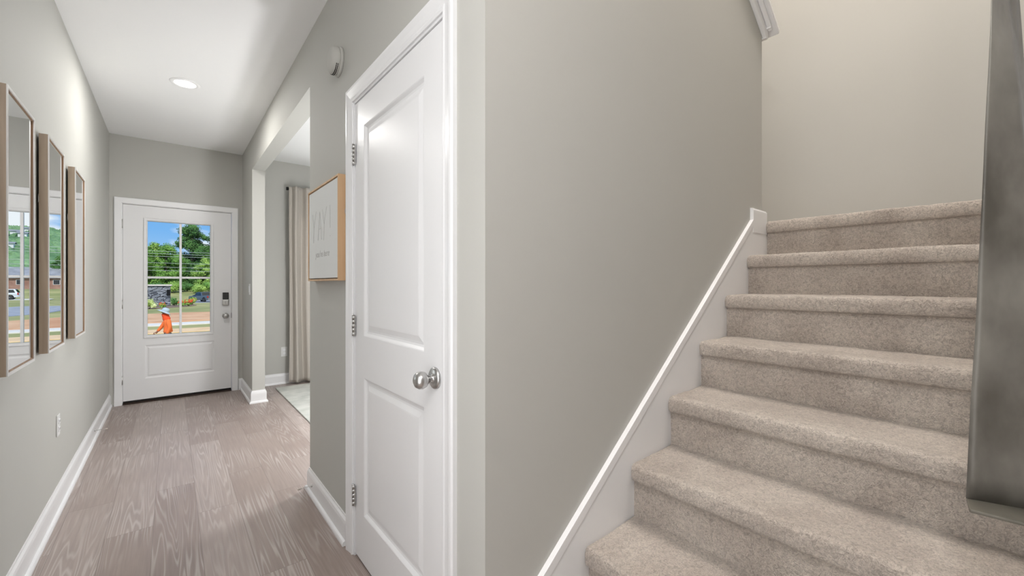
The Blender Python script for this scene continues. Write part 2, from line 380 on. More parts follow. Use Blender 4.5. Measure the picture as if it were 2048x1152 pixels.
def tag(o, label=None, cat=None, group=None, kind=None):
    if label: o['label'] = label
    if cat: o['category'] = cat
    if group: o['group'] = group
    if kind: o['kind'] = kind
    return o
def empty(name, loc, label=None, cat=None, group=None, kind=None, rz=0):
    o = bpy.data.objects.new(name, None); COL.objects.link(o); o.location = loc; o.rotation_euler = (0, 0, rz); o.empty_display_size = .1
    return tag(o, label, cat, group, kind)
def struct(mb, name, m, label, cat, **k):
    return tag(mb.build(name, m, **k), label, cat, kind='structure')
def copy_tree(o, parent=None):
    c = o.copy(); COL.objects.link(c); c.parent = parent
    if parent is not None: c.matrix_parent_inverse = o.matrix_parent_inverse.copy()
    for ch in [x for x in bpy.data.objects if x.parent == o]: copy_tree(ch, c)
    return c

# ------------------------------------------------------------------ room shell
XL, XR, YE, YS, ZC, TH = -.482, .644, 5.772, .898, 2.742, .115
XB = 4.5                                      # east side of the living room and front room
# floor
fm = MB().box(XL-.12, XB+.12, -5.1, YE+.12, -.06, 0)
struct(fm, 'floor', 'plank_floor', 'greyish brown wood plank floor running down the hallway', 'floor')
# ceiling with the stairwell opening x .9..3.47, y -.06..1.96
cm = MB()
cm.box(XL-.12, .80, -5.1, YE+.12, ZC, ZC+.12)
cm.box(.80, XB+.12, -5.1, -.10, ZC, ZC+.12).box(.80, XB+.12, 2.0, YE+.12, ZC, ZC+.12).box(3.53, XB+.12, -.10, 2.0, ZC, ZC+.12)
struct(cm, 'ceiling', 'ceiling_paint', 'smooth white ceiling over the hallway', 'ceiling')
struct(MB().box(.68, 3.6, -.175, 2.08, 5.35, 5.45), 'ceiling', 'ceiling_paint', 'white ceiling high above the stairwell', 'ceiling')
struct(MB().box(XL-.12, XL, -5.1, YE+.12, 0, ZC), 'wall_left', 'wall_paint', 'long pale greige wall behind the three tall mirrors', 'wall')
# front wall: door opening and a window opening in the front room
w = MB()
DX0, DX1, DZ = -.40, .555, 2.065
w.box(XL-.12, DX0, YE, YE+.12, 0, ZC).box(DX0, DX1, YE, YE+.12, DZ, ZC).box(DX1, 1.55, YE, YE+.12, 0, ZC)
w.box(1.55, 3.35, YE, YE+.12, 0, .6).box(1.55, 3.35, YE, YE+.12, 2.25, ZC).box(3.35, XB+.12, YE, YE+.12, 0, ZC)
struct(w, 'wall_front', 'wall_paint', 'pale greige end wall around the white front door', 'wall')
# right wall of the hall: closet door opening y 1.10..1.925, then the cased-less opening y 2.70..5.01
YN, YJ, ZO = 2.70, 5.01, 2.415
CY0, CY1, CZ = 1.100, 1.925, 2.060
w = MB()
w.box(XR, XR+TH, YS, CY0, 0, ZC).box(XR, XR+TH, CY0, CY1, CZ, ZC).box(XR, XR+TH, CY1, YN, 0, ZC)
w.box(XR, XR+TH, YN, YJ, ZO, ZC).box(XR, XR+TH, YJ, YE, 0, ZC)
struct(w, 'wall_right', 'wall_paint', 'pale greige hallway wall with the closet door and the wide opening', 'wall')
struct(MB().box(XR+TH, XB, YN-TH, YN, 0, ZC), 'wall_front_room', 'wall_paint', 'greige wall of the room beyond the opening', 'wall')
struct(MB().box(XB, XB+.12, -5.1, YE+.12, 0, ZC), 'wall_east', 'wall_paint', 'greige side wall closing the rooms', 'wall')
w = MB().box(XL-.12, XB+.12, -5.1, -4.98, 0, ZC)
struct(w, 'wall_back', 'wall_paint', 'greige wall behind the camera', 'wall')
# stair side wall, sloped top under the cap of the upper flight
CS = .725                                      # slope of the cap
def capz(x): return 2.655 + (2.523 - x)*CS
R = 0.012
w = MB()
fxz = lambda u, v, ww: (u, ww, v)
# rounded outside corner (bullnose) at x 2.523 and at the closet corner
w.prism([(XR+TH, 0), (2.523-R, 0), (2.523-R, capz(2.523-R)), (XR+TH, capz(XR+TH))], fxz, YS, YS+TH)
arc = [(2.523-R + R*math.sin(a), YS + R - R*math.cos(a)) for a in [i*PI/2/6 for i in range(7)]]
w.prism([(2.523-R, YS+TH)] + [(2.523-R, YS)] + arc[1:] + [(2.523, YS+TH)], lambda u, v, ww: (u, v, ww), 0, capz(2.523))
struct(w, 'wall_stair', 'wall_paint', 'beige wall rising beside the carpeted stairs', 'wall')
struct(MB().box(3.47, 3.59, -.175, 2.08, 0, 5.35), 'wall_landing', 'wall_paint', 'beige wall above the top stair', 'wall')
struct(MB().box(XR+TH, 3.47, 1.96, 2.08, 0, 5.35), 'wall_stair_far', 'wall_paint', 'greige wall on the far side of the upper flight', 'wall')
struct(MB().box(1.45, 3.47, -.175, -.06, 0, 5.35), 'wall_stair_near', 'wall_paint', 'greige wall on the near side of the stairs', 'wall')
struct(MB().box(.68, .80, -.175, 2.08, ZC+.12, 5.35).box(.80, 1.45, -.175, -.06, ZC, 5.35), 'wall_upstairs', 'wall_paint', 'greige upper wall around the stairwell', 'wall')

# ------------------------------------------------------------------ baseboards
bprof = [(0, 0), (.026, 0), (.026, .010), (.022, .019), (.0135, .024), (.0135, .098), (.011, .112), (.005, .122), (.004, .130), (0, .130)]
fxy = lambda u, v, ww: (u, v, ww)
def base(name, path, label):
    return struct(MB().sweep(path, bprof, fxy), name, 'trim_paint', label, 'baseboard')
base('baseboard_left', [(XL, YE), (XL, -4.98)], 'white baseboard along the mirror wall')
base('baseboard_right', [(XR, 2.005), (XR, YN), (XR+TH, YN)], 'white baseboard between the closet door and the opening')
base('baseboard_stub', [(XR+TH, YE), (XR+TH, YJ), (XR, YJ), (XR, YE), (.606, YE)], 'white baseboard wrapping the short wall by the front door')
base('baseboard_front_room', [(XB, YE), (XR+TH+.026, YE)], 'white baseboard under the curtain in the side room')
# skirt board beside the stairs
SK = lambda x: .37 + .786*(x - .833)
def skl(x): return SK(x) + .0
w = MB()
w.prism([(.668, 0), (1.0, 0), (2.60, 1.25), (2.523, SK(2.355)), (2.355, SK(2.355)), (.668, SK(.668))], fxz, YS-.015, YS)
sb = w.build('trim_1', 'trim_paint'); tag(sb, 'sloping white skirt board between the wall and the carpeted stairs', 'skirt board', kind='structure')
w = MB()
w.prism([(.668, SK(.668)-.036), (2.36, SK(2.36)-.036), (2.36, SK(2.36)-.006), (2.355, SK(2.355)), (.668, SK(.668))], fxz, YS-.0175, YS-.014)
w.build('cap_bead', 'trim_paint', sb, bevel=.001)
# end of the skirt: low baseboard wrapping the wall end at the landing
w = MB().sweep([(2.523, YS+TH), (2.523, YS), (2.357, YS)], [(0, 1.50), (.017, 1.50), (.017, 1.618), (.012, 1.628), (0, 1.630)], fxy)
struct(w, 'trim_2', 'trim_paint', 'short white baseboard block wrapping the wall end at the top stair', 'baseboard')

# cap of the centre wall
cap = empty('trim_3', (2.55, .955, 2.65), 'sloping white cap and moulding on the wall end above the stairs', 'wall cap', kind='structure')
def sl(x, dz): return (x, capz(x) + dz)
x0, x1 = XR+TH, 2.59
w = MB().prism([sl(x0, .0), sl(x1, .0), sl(x1, .030), sl(x0, .030)], fxz, YS-.062, YS+TH+.062)
w.build('cap_board', 'trim_paint', cap, bevel=.006)
for ya, yb in ((YS-.020, YS), (YS+TH, YS+TH+.020)):
    MB().prism([sl(x0, -.070), sl(2.523, -.070), sl(2.545, -.055), sl(2.545, .0), sl(x0, .0)], fxz, ya, yb).build('apron', 'trim_paint', cap, bevel=.003)
for ya, yb in ((YS-.042, YS-.02), (YS+TH+.02, YS+TH+.042)):
    MB().prism([sl(x0, -.022), sl(2.545, -.022), sl(2.545, .0), sl(x0, .0)], fxz, ya, yb).build('cove_moulding', 'trim_paint', cap, bevel=.006)
MB().box(2.523, 2.546, YS-.041, YS+TH+.041, capz(2.523)-.030, capz(2.545)-.001).box(2.523, 2.5455, YS-.0195, YS+TH+.0195, capz(2.523)-.075, capz(2.545)-.029).build('apron', 'trim_paint', cap, bevel=.003)

# ------------------------------------------------------------------ front door
def cpro(wd):   # casing profile: offset outward, thickness
    return [(0, 0), (0, .011), (.006, .014), (.014, .014), (.02, .011), (wd*.6, .013), (wd-.016, .018), (wd-.006, .018), (wd, .013), (wd, 0)]
fE = lambda u, v, ww: (u, YE - ww, v)
fE2 = lambda u, v, ww: (u, YE + ww, v)
w = MB().sweep([(DX0+.011, 0), (DX0+.011, DZ-.011), (DX1-.011, DZ-.011), (DX1-.011, 0)], [(0, 0), (0, .014), (.004, .016), (.050, .017), (.056, .015), (.058, .012), (.058, 0)], fE)
struct(w, 'trim_4', 'trim_paint', 'flat white casing around the front door', 'door casing')
jm = MB()
jm.box(DX0, DX0+.016, YE-.002, YE+.12, 0, DZ).box(DX1-.016, DX1, YE-.002, YE+.12, 0, DZ).box(DX0+.016, DX1-.016, YE-.002, YE+.12, DZ-.016, DZ)
struct(jm, 'trim_5', 'trim_paint', 'white jamb lining the front door opening', 'door jamb')
door = empty('door_1', (.077, YE+.02, 0), 'white front door with a four pane window at the hallway end', 'front door', kind='structure')
u0, u1, v0, v1 = -.3822, .5355, .034, 2.045
G = (-.193, .336, .697, 1.886)        # visible glass
FR = (-.225, .370, .664, 1.922)       # glazing frame
PN = (-.213, .378, .246, .592)
w = MB()
for fn in (lambda u, v, ww: (u, YE+.006+ww, v), lambda u, v, ww: (u, YE+.050-ww, v)):
    w.face_with_holes(u0, u1, v0, v1, [FR, PN], fn, 0)
    w.rings(PN, [(0, 0), (.010, .006), (.020, .007), (.034, .0015), (.040, .001)], fn)
q = [(u0, v0), (u1, v0), (u1, v1), (u0, v1)]
for a, b in zip(q, q[1:]+q[:1]):
    w.add([(a[0], YE+.006, a[1]), (b[0], YE+.006, b[1]), (b[0], YE+.05, b[1]), (a[0], YE+.05, a[1])], [(0, 1, 2, 3)])
q = [(FR[0], FR[2]), (FR[1], FR[2]), (FR[1], FR[3]), (FR[0], FR[3])]
for a, b in zip(q, q[1:]+q[:1]):
    w.add([(a[0], YE+.006, a[1]), (b[0], YE+.006, b[1]), (b[0], YE+.05, b[1]), (a[0], YE+.05, a[1])], [(0, 1, 2, 3)])
w.build('door_panel', 'front_door_paint', door)
w = MB()
for sgn, y in ((1, YE+.006), (-1, YE+.05)):
    fn = lambda u, v, ww, sgn=sgn, y=y: (u, y - sgn*ww, v)
    i = G[0]-FR[0]
    w.rings(FR, [(0, -.004), (0, .006), (.006, .010), (.022, .009), (i, -.004), (i, -.012)], fn, cap=False)
w.build('glazing_frame', 'front_door_paint', door)
gl = MB().box(G[0]-.008, G[1]+.008, YE+.024, YE+.030, G[2]-.008, G[3]+.008).build('glass', 'window_glass', door)
w = MB()
for y0_, y1_ in ((YE+.012, YE+.024), (YE+.030, YE+.044)):
    w.box(.067, .088, y0_, y1_, G[2], G[3]).box(G[0], .067, y0_, y1_, 1.289, 1.311).box(.088, G[1], y0_, y1_, 1.289, 1.311)
w.build('muntin', 'front_door_paint', door, bevel=.003, merge=False)
def fhinge(z):
    MB().lathe([(.0065, 0), (.0065, .09)], (u0-.004, YE+.0, z), (0, 0, 1), 12).box(u0-.004, u0+.002, YE+.002, YE+.006, z, z+.09).build('hinge', 'nickel', door)
for z in (.205, .98, 1.80): fhinge(z)
w = MB().box(u0, u1, YE-.012, YE+.12, 0, .013).box(u0, u1, YE+.012, YE+.05, .013, .018)
struct(w, 'trim_6', 'bronze', 'dark bronze threshold strip under the front door', 'threshold', bevel=.003)
MB().box(u0+.002, u1-.002, YE+.006, YE+.046, .019, .033).build('door_sweep', 'dark_gap', door)
# keypad lock and knob
kp = MB().box(.452, .510, YE-.016, YE+.006, 1.055, 1.135).build('keypad', 'black_plastic', door, bevel=.004)
MB().box(.447, .515, YE-.020, YE+.006, .985, 1.056).build('deadbolt_housing', 'nickel', door, bevel=.012)
MB().box(.474, .490, YE-.044, YE-.018, 1.005, 1.037).build('thumb_turn', 'nickel', door, bevel=.004)
kn = MB().lathe([(.001, .066), (.018, .064), (.027, .056), (.030, .045), (.027, .034), (.016, .026), (.012, .018), (.012, .010), (.030, .008), (.033, .003), (.033, 0)], (.481, YE+.006, .868), (0, -1, 0), 28)
kn.build('door_knob', 'nickel', door)
MB().box(u1-.001, u1+.003, YE+.003, YE+.03, .84, .90).build('strike_plate', 'black_metal', door)

# ------------------------------------------------------------------ closet door
fR = lambda u, v, ww: (XR - ww, u, v)           # u = y, w = out of the wall into the hall
w = MB().sweep([(CY0-.0, 0), (CY0-.0, CZ-.0), (CY1+.0, CZ-.0), (CY1, 0)], [(a, b) for a, b in
     [(-.006, 0), (-.006, .010), (.002, .013), (.010, .011), (.016, .013), (.03, .015), (.046, .019), (.056, .019), (.061, .014), (.061, 0)]], lambda u, v, ww: (XR-ww, u, v))
struct(w, 'trim_7', 'trim_paint', 'white moulded casing around the closet door', 'door casing')
jm = MB()
jm.box(XR-.004, XR+TH, CY0, CY0+.016, 0, CZ).box(XR-.004, XR+TH, CY1-.016, CY1, 0, CZ).box(XR-.004, XR+TH, CY0+.016, CY1-.016, CZ-.016, CZ)
struct(jm, 'trim_8', 'trim_paint', 'white jamb lining the closet door opening', 'door jamb')
cd = empty('door_2', (XR+.02, 1.51, 0), 'white two panel closet door with a satin nickel knob', 'closet door', kind='structure')
a0, a1, b0, b1 = CY0+.019, CY1-.019, .014, CZ-.019
P1 = (1.245, 1.800, .222, .822); P2 = (1.245, 1.800, 1.004, 1.918)
w = MB()
for fn, sg in ((lambda u, v, ww: (XR+.001+ww, u, v), 1), (lambda u, v, ww: (XR+.036-ww, u, v), -1)):
    w.face_with_holes(a0, a1, b0, b1, [P1, P2], fn, 0)
    for P in (P1, P2):
        w.rings(P, [(0, 0), (.004, .002), (.012, .010), (.020, .012), (.028, .011), (.048, .005), (.054, .0045)], fn)
q = [(a0, b0), (a1, b0), (a1, b1), (a0, b1)]
for a, b in zip(q, q[1:]+q[:1]):
    w.add([(XR+.001, *a), (XR+.001, *b), (XR+.036, *b), (XR+.036, *a)], [(0, 1, 2, 3)])
w.build('door_panel', 'door_paint', cd)
for z in (.228, .995, 1.768):
    hb = MB()
    for k in range(5): hb.lathe([(.0062, 0), (.0062, .0172)], (XR-.0075, a1+.003, z+k*.0185), (0, 0, 1), 12)
    hb.lathe([(.0068, 0), (.004, .004), (.0, .005)], (XR-.0075, a1+.003, z+.0915), (0, 0, 1), 12)
    hb.box(XR-.0065, XR-.0035, a1-.014, a1+.020, z, z+.0915)
    hb.build('hinge', 'nickel', cd)
MB().box(XR+.0, XR+.004, a0+.0, a0+.003, .90, .96).build('strike_plate', 'black_metal', cd)
kn = MB().lathe([(.0005, .073), (.012, .072), (.021, .067), (.0265, .058), (.0275, .048), (.024, .038), (.016, .031), (.012, .029), (.0125, .026), (.010, .024), (.0105, .014), (.021, .011), (.029, .010), (.034, .006), (.0345, 0)], (XR+.001, 1.168, .932), (-1, 0, 0), 40)
kn.build('door_knob', 'nickel', cd)

# ------------------------------------------------------------------ mirrors on the left wall
LOCAL[0] = True
def make_mirror():
    # modelled about the wall point at the middle of the back; x out of the wall, y along it, z up
    t = empty('wall_mirror', (0, 0, 0)); hw, hh = .201, .511; D0, D1 = .004, .036
    fn = lambda u, v, ww: (ww, u, v)
    # frame made of four mitred boards
    w = MB()
    outer = (-hw, hw, -hh, hh)
    w.rings(outer, [(0, D0), (0, D1-.003), (.0015, D1-.001), (.010, D1-.001), (.010, .0295), (.010, .0275)], fn, cap=False)
    w.rings(outer, [(0, D0), (.010, D0)], fn, cap=False)
    w.build('frame', 'mirror_wood', t)
    w = MB().rings(outer, [(-.0003, D1-.0035), (-.0003, D1), (.0105, D1), (.0105, D1-.004)], fn, cap=False)
    w.build('front_edge', 'silver_edge', t)
    w = MB().rings((-hw+.010, hw-.010, -hh+.010, hh-.010), [(0, D1-.003), (.003, D1-.004), (.0035, D1-.005), (.005, D1-.0055), (.0055, .0285)], fn, cap=False)
    w.build('inner_edge', 'mirror_wood_dark', t)
    w = MB().rings((-hw+.012, hw-.012, -hh+.012, hh-.012), [(0, .020), (0, .0290), (.002, .0291)], fn)
    w.build('mirror_pane', 'mirror_glass', t)
    w = MB().tube([(.002, -hw-.0005, .19), (.004, -hw-.003, .2), (.003, -hw-.001, .215), (.002, -hw+.004, .23)], .0015, 6)
    w.build('hanger', 'nickel', t)
    return t
mlab = ['tall oak framed mirror nearest the camera, cut by the left edge of the photo',
        'tall oak framed mirror hanging in the middle of the three',
        'tall oak framed mirror nearest the front door']
proto = make_mirror()
for i, yc in enumerate((2.437, 3.071, 3.768)):
    o = proto if i == 0 else copy_tree(proto)
    o.location = (XL+.002, yc, 1.416); o.rotation_euler = (0, 0, .0115); tag(o, mlab[i], 'mirror', 'tall mirrors on the left wall')
LOCAL[0] = False

# ------------------------------------------------------------------ framed art on the right wall
art = empty('framed_art', (XR, 2.305, 1.497), 'small oak framed white print with pencil lettering beside the closet door', 'framed picture')
A = (2.030, 2.583, 1.246, 1.750)
w = MB(); fn = lambda u, v, ww: (XR - ww, u, v)
w.rings(A, [(0, .004), (0, .037), (.0012, .038), (.009, .038), (.009, .022)], fn, cap=False)
w.rings(A, [(0, .004), (.03, .004)], fn)
w.build('frame', 'art_wood', art)
MB().rings((A[0]+.009, A[1]-.009, A[2]+.009, A[3]-.009), [(0, .023), (.004, .020), (.0045, .018)], fn, cap=True).build('shadow_gap', 'mirror_wood_dark', art)
C0 = (A[0]+.0135, A[1]-.0135, A[2]+.0135, A[3]-.0135)
MB().rings(C0, [(0, .010), (0, .0335), (.0015, .0350)], fn).build('canvas', 'canvas', art)
MB().tube([(XR-.003, A[0]+.001, 1.56), (XR-.008, A[0]-.004, 1.575), (XR-.003, A[0]+.001, 1.59)], .0015, 6).build('hanger', 'nickel', art)
# lettering: u runs from the far side (y max) towards the camera
def st(pts, r=.00065):
    return [(XR-.0356, C0[1]-u, z) for u, z in pts], r
strokes = [
    [(.075, 1.615), (.098, 1.56), (.105, 1.535)], [(.150, 1.622), (.118, 1.56), (.105, 1.535), (.098, 1.455)],          # Y
    [(.185, 1.462), (.205, 1.54), (.222, 1.612)], [(.222, 1.612), (.240, 1.53), (.256, 1.462)], [(.198, 1.520), (.248, 1.523)],   # A
    [(.268, 1.618), (.292, 1.56), (.300, 1.538)], [(.345, 1.622), (.315, 1.57), (.300, 1.538), (.296, 1.455)],          # Y
    [(.402, 1.622), (.404, 1.565), (.405, 1.508)], [(.404, 1.472), (.4045, 1.466)]]                                      # !
w = MB()
for sx in strokes:
    p, r = st(sx); w.tube(p, r, 6)
w.build('lettering', 'pencil', art)
fc = bpy.data.curves.new('lettering', 'FONT'); fc.body = "you're here"; fc.size = .048; fc.extrude = .0002; fc.shear = .3; fc.space_character = 1.12
fo = bpy.data.objects.new('lettering', fc); COL.objects.link(fo)
dg = bpy.context.evaluated_depsgraph_get(); dg.update()
me = bpy.data.meshes.new_from_object(fo.evaluated_get(dg)); bpy.data.objects.remove(fo)
me.materials.clear(); me.materials.append(M['pencil'])
fo = bpy.data.objects.new('lettering', me); COL.objects.link(fo); fo.parent = art
fo.matrix_parent_inverse = wm(art).inverted()
fo.rotation_euler = (PI/2, 0, -PI/2); fo.location = (XR-.0354, C0[1]-.135, 1.372)

# ------------------------------------------------------------------ detector, outlet, switches, door stops, recessed light
det = empty('smoke_detector', (XR, 2.13, 2.325), 'round white detector high on the wall above the framed picture', 'smoke detector')
MB().lathe([(.070, 0), (.070, .010), (.066, .014)], (XR, 2.13, 2.325), (-1, 0, 0), 40).build('base', 'wall_paint', det)
MB().lathe([(.064, .013), (.066, .018), (.064, .036), (.054, .047), (.030, .052), (.0, .053)], (XR, 2.13, 2.325), (-1, 0, 0), 40).build('cover', 'wall_paint', det)
w = MB()
for k in range(14):
    a = -PI/2 - .95 + k*1.9/13
    for rr, xx in ((.0655, .024), (.0655, .031)):
        c = Vector((XR-xx, 2.13+rr*math.cos(a), 2.325+rr*math.sin(a)))
        w.add([c + Vector((dx, 0, 0)) + Vector((0, -math.sin(a), math.cos(a)))*dt + Vector((0, math.cos(a), math.sin(a)))*dr for dx in (-.0014, .0014) for dt in (-.004, .004) for dr in (-.001, .0012)],
              [(0, 1, 3, 2), (4, 6, 7, 5), (0, 4, 5, 1), (2, 3, 7, 6), (0, 2, 6, 4), (1, 5, 7, 3)])
w.build('vent_slot', 'dark_gap', det, merge=False)

ot = empty('wall_outlet', (XL, 3.33, .458), 'white power outlet low on the wall below the mirrors', 'outlet')
MB().box(XL, XL+.006, 3.295, 3.365, .400, .516).build('cover_plate', 'plate_plastic', ot, bevel=.003)
for z in (.437, .479):
    rc = MB().box(XL+.005, XL+.010, 3.314, 3.346, z-.014, z+.014).build('socket', 'trim_paint', ot, bevel=.003)
    MB().box(XL+.0095, XL+.0103, 3.322, 3.324, z-.005, z+.007).box(XL+.0095, XL+.0103, 3.336, 3.338, z-.005, z+.007).build('slot', 'dark_gap', rc)
def plate(name, o, u, v, label, cat, dark=False):
    if o == 'stub':
        t = empty(name, (XR, u, v), label, cat)
        MB().box(XR-.005, XR, u-.036, u+.036, v-.058, v+.058).build('cover_plate', 'plate_plastic', t, bevel=.002)
        MB().box(XR-.009, XR-.004, u-.016, u+.016, v-.033, v+.033).build('rocker', 'trim_paint', t, bevel=.002)
    else:
        t = empty(name, (u, YE, v), label, cat)
        MB().box(u-.035, u+.035, YE-.005, YE, v-.058, v+.058).build('cover_plate', 'plate_plastic', t, bevel=.002)
        for z in (-.021, .021): MB().box(u-.016, u+.016, YE-.008, YE-.004, v+z-.013, v+z+.013).build('socket', 'trim_paint', t, bevel=.002)
plate('light_switch', 'stub', 5.17, 1.175, 'pale light switch on the short wall beside the front door', 'light switch')
plate('wall_outlet', 'front', 1.080, .395, 'small outlet low on the side room wall left of the curtain', 'outlet')

def stop(loc, d, label):
    t = empty('door_stop', loc, label, 'door stop', 'door stops on the baseboards')
    p = Vector(loc); d = Vector(d)
    MB().lathe([(.009, 0), (.009, .004), (.004, .007)], p, d, 16).build('base', 'nickel', t)
    pts = []
    for k in range(97):
        a = k/8*2*PI; s_ = .006 + .058*k/96
        q = d.orthogonal().normalized(); r_ = d.cross(q)
        pts.append(p + d*s_ + (q*math.cos(a) + r_*math.sin(a))*.0028)
    MB().tube(pts, .0009, 5).build('spring', 'nickel', t)
    MB().lathe([(.0045, .062), (.0052, .066), (.0052, .074), (.0, .076)], p, d, 14).build('rubber_tip', 'red_tip', t)
stop((XL+.0135, 4.62, .075), (1, 0, 0), 'thin spring door stop on the baseboard below the mirrors')
stop((XR-.0135, 2.60, .060), (-1, 0, 0), 'thin spring door stop on the baseboard end by the opening')

rl = empty('recessed_light', (.08, 3.985, ZC), 'round recessed ceiling light glowing white over the hallway', 'ceiling light')
MB().lathe([(.066, .002), (.068, .006), (.080, .0065), (.092, .003), (.094, 0)], (.08, 3.985, ZC), (0, 0, -1), 48).build('trim_ring', 'ceiling_paint', rl)
MB().lathe([(.0, .0045), (.050, .0045), (.067, .003)], (.08, 3.985, ZC), (0, 0, -1), 48).build('lens', 'lamp_glow', rl)

# ------------------------------------------------------------------ curtain, rod, rug, hidden window of the side room
cx0, cx1, cyc = 1.112, 1.66, 5.625
w = MB(); nu, nv = 150, 60; vs = []; uvs = []
for j in range(nv+1):
    z = .030 + (2.422-.030)*j/nv; g = 1 - .28*(j/nv)**2*1.0
    for i in range(nu+1):
        u = i/nu
        x = cx0 + (cx1-cx0)*u*(.86+.14*(1-j/nv)) + .012*(1-j/nv) - .018*(1-j/nv)*(1-u)
        ph = u*2*PI*4.3 + .7*math.sin(u*9)
        dep = .042*math.copysign(abs(math.sin(ph))**.7, math.sin(ph)) + .010*math.sin(ph*2.3+1+.4*math.sin(z*1.5))
        vs.append((x + .006*math.sin(z*2+u*8), cyc + .0 + dep*(.75+.25*(1-j/nv)), z)); uvs.append((u*1.05, z))
fs = [(j*(nu+1)+i, j*(nu+1)+i+1, (j+1)*(nu+1)+i+1, (j+1)*(nu+1)+i) for j in range(nv) for i in range(nu)]
w.add(vs, fs, True)
cur = w.build('curtain', 'curtain_cloth', merge=False)
uvl = cur.data.uv_layers.new(name='UVMap')
for lp in cur.data.loops: uvl.data[lp.index].uv = uvs[lp.vertex_index]
sm = cur.modifiers.new('thickness', 'SOLIDIFY'); sm.thickness = .003
tag(cur, 'pale herringbone curtain hanging in folds beyond the opening', 'curtain')
rod = empty('curtain_rod', (1.1, 5.690, 2.395), 'black curtain rod with a square end above the curtain', 'curtain rod')
MB().tube([(1.11, 5.690, 2.402), (3.7, 5.690, 2.402)], .010, 14).build('pole', 'black_metal', rod)
MB().box(1.088, 1.113, 5.672, 5.708, 2.384, 2.420).build('finial', 'black_metal', rod, bevel=.003)
for x in (1.46, 3.45): MB().box(x, x+.014, 5.695, YE, 2.394, 2.408).box(x-.01, x+.024, YE-.006, YE, 2.37, 2.43).build('bracket', 'black_metal', rod)
struct(MB().sweep([(1.55, .6), (1.55, 2.25), (3.35, 2.25), (3.35, .6), (1.55, .6)], [(0, 0), (0, .015), (.06, .018), (.06, 0)], fE), 'window_1', 'trim_paint', 'white framed window behind the curtain in the side room', 'window')
w = MB().box(.945, 3.9, 2.95, 5.545, .0005, .013).build('rug', 'rug_pile', bevel=.005)
tag(w, 'pale grey rug on the side room floor beyond the opening', 'rug')

# ------------------------------------------------------------------ stairs
RISE, RUN, N1X, N1Z = .1966, .2501, .765, .1966
stair = empty('staircase', (.765, .41, 0), 'beige carpeted staircase climbing to the right', 'staircase')
def step(i):
    n, t = N1X + i*RUN, N1Z + i*RISE
    rt = .066                      # nosing height with carpet
    prof = [(n+.030, t-RISE-.01), (n+.030, t-rt-.004), (n+.026, t-rt+.001), (n+.016, t-rt+.002)]
    for k in range(13):            # soft squared nose
        a = -PI/2 + PI*k/12; ca, sa = math.cos(a), math.sin(a)
        prof.append((n+.026-.026*abs(ca)**.55, t-rt/2+.001+(rt/2-.001)*math.copysign(abs(sa)**.62, sa)))
    last = i == 7
    xe = n + RUN + .031 if not last else 3.47
    for k in range(1, 13): prof.append((n+.03+(xe-n-.03)*k/12, t))
    # refine
    P = []
    for a, b in zip(prof, prof[1:]):
        L = math.hypot(b[0]-a[0], b[1]-a[1]); m = max(1, int(L/.012)) if not last else max(1, min(6, int(L/.012)))
        for k in range(m): P.append((a[0]+(b[0]-a[0])*k/m, a[1]+(b[1]-a[1])*k/m))
    P.append(prof[-1])
    y0_, y1_ = -.06, .884; ny = 96
    w = MB(); vs = []
    for j in range(ny+1):
        s_ = j/ny; y = y0_ + (y1_-y0_)*s_
        rnd = 0
        dend = (y1_ - y)
        if dend < .022: rnd = .022 - math.sqrt(max(0, .022**2 - (.022-dend)**2))
        for k, (x, z) in enumerate(P):
            q = Vector((x*9, y*9, z*9))
            d = .0035*noise.noise(q) + .0022*noise.noise(q*4.5)
            nx = -1 if (x < n+.04 and z < t-.012) else -.3
            nzv = 1 if z > t-.02 else 0
            sh = rnd*.6 if x < n+.06 and z > t-rt else 0
            vs.append((x + nx*d*-1 + sh, y, z + nzv*d - (rnd*.45 if z > t-.02 else 0)))
    k = len(P)
    fs = [(j*k+a, (j+1)*k+a, (j+1)*k+a+1, j*k+a+1) for j in range(ny) for a in range(k-1)]
    w.add(vs, fs, True)
    return w
for i in range(8):
    w = step(i)
    if i == 7: w.box(2.60, 3.47, .884, 1.96, 1.45, N1Z+7*RISE)
    o = w.build('stair_step', 'carpet', stair)
    if i == 7: tag(o, 'top carpeted step leading to the landing')
# timber carriage under the carpet
cpts = [(.80, 0)]
for i in range(8): cpts += [(N1X+i*RUN+.034, i*RISE), (N1X+i*RUN+.034, N1Z+i*RISE-.014)]
cpts += [(3.46, N1Z+7*RISE-.014), (3.46, 1.30), (2.60, 1.30), (1.10, 0)]
MB().prism(cpts, fxz, -.055, .880).build('carriage', 'carpet', stair)
MB().box(2.62, 3.46, .88, 1.95, 1.42, 1.545).build('landing_frame', 'carpet', stair)

# ------------------------------------------------------------------ grey mottled hanging panel at the right edge
def ray(px, py):
    u = (px-1024)/F; return Vector((math.sin(PHI)+u*math.cos(PHI), math.cos(PHI)-u*math.sin(PHI), -(py-568.7)/F))
hp = empty('hanging_panel', (1.16, .03, .822), 'tall grey mottled tapering panel hanging at the right edge before the stairs', 'hanging panel')
zb = .822
bot = [(1.163, .0635), (1.215, .030), (1.36, -.016), (1.36, -.052), (1.215, -.052)]
top = [(1.158, .0285), (1.178, .020), (1.20, .0035), (1.222, .0055), (1.215, .012)]
w = MB(); nl = 60; nb = 40; vs = []
def ring(poly, n):
    L = [0]; pp = poly + [poly[0]]
    for a, b in zip(pp, pp[1:]): L.append(L[-1] + math.dist(a, b))
    r = []
    for k in range(n):
        t = L[-1]*k/n
        for i in range(len(poly)):
            if L[i] <= t <= L[i+1]:
                f = (t-L[i])/(L[i+1]-L[i]); r.append((pp[i][0]+(pp[i+1][0]-pp[i][0])*f, pp[i][1]+(pp[i+1][1]-pp[i][1])*f)); break
    return r
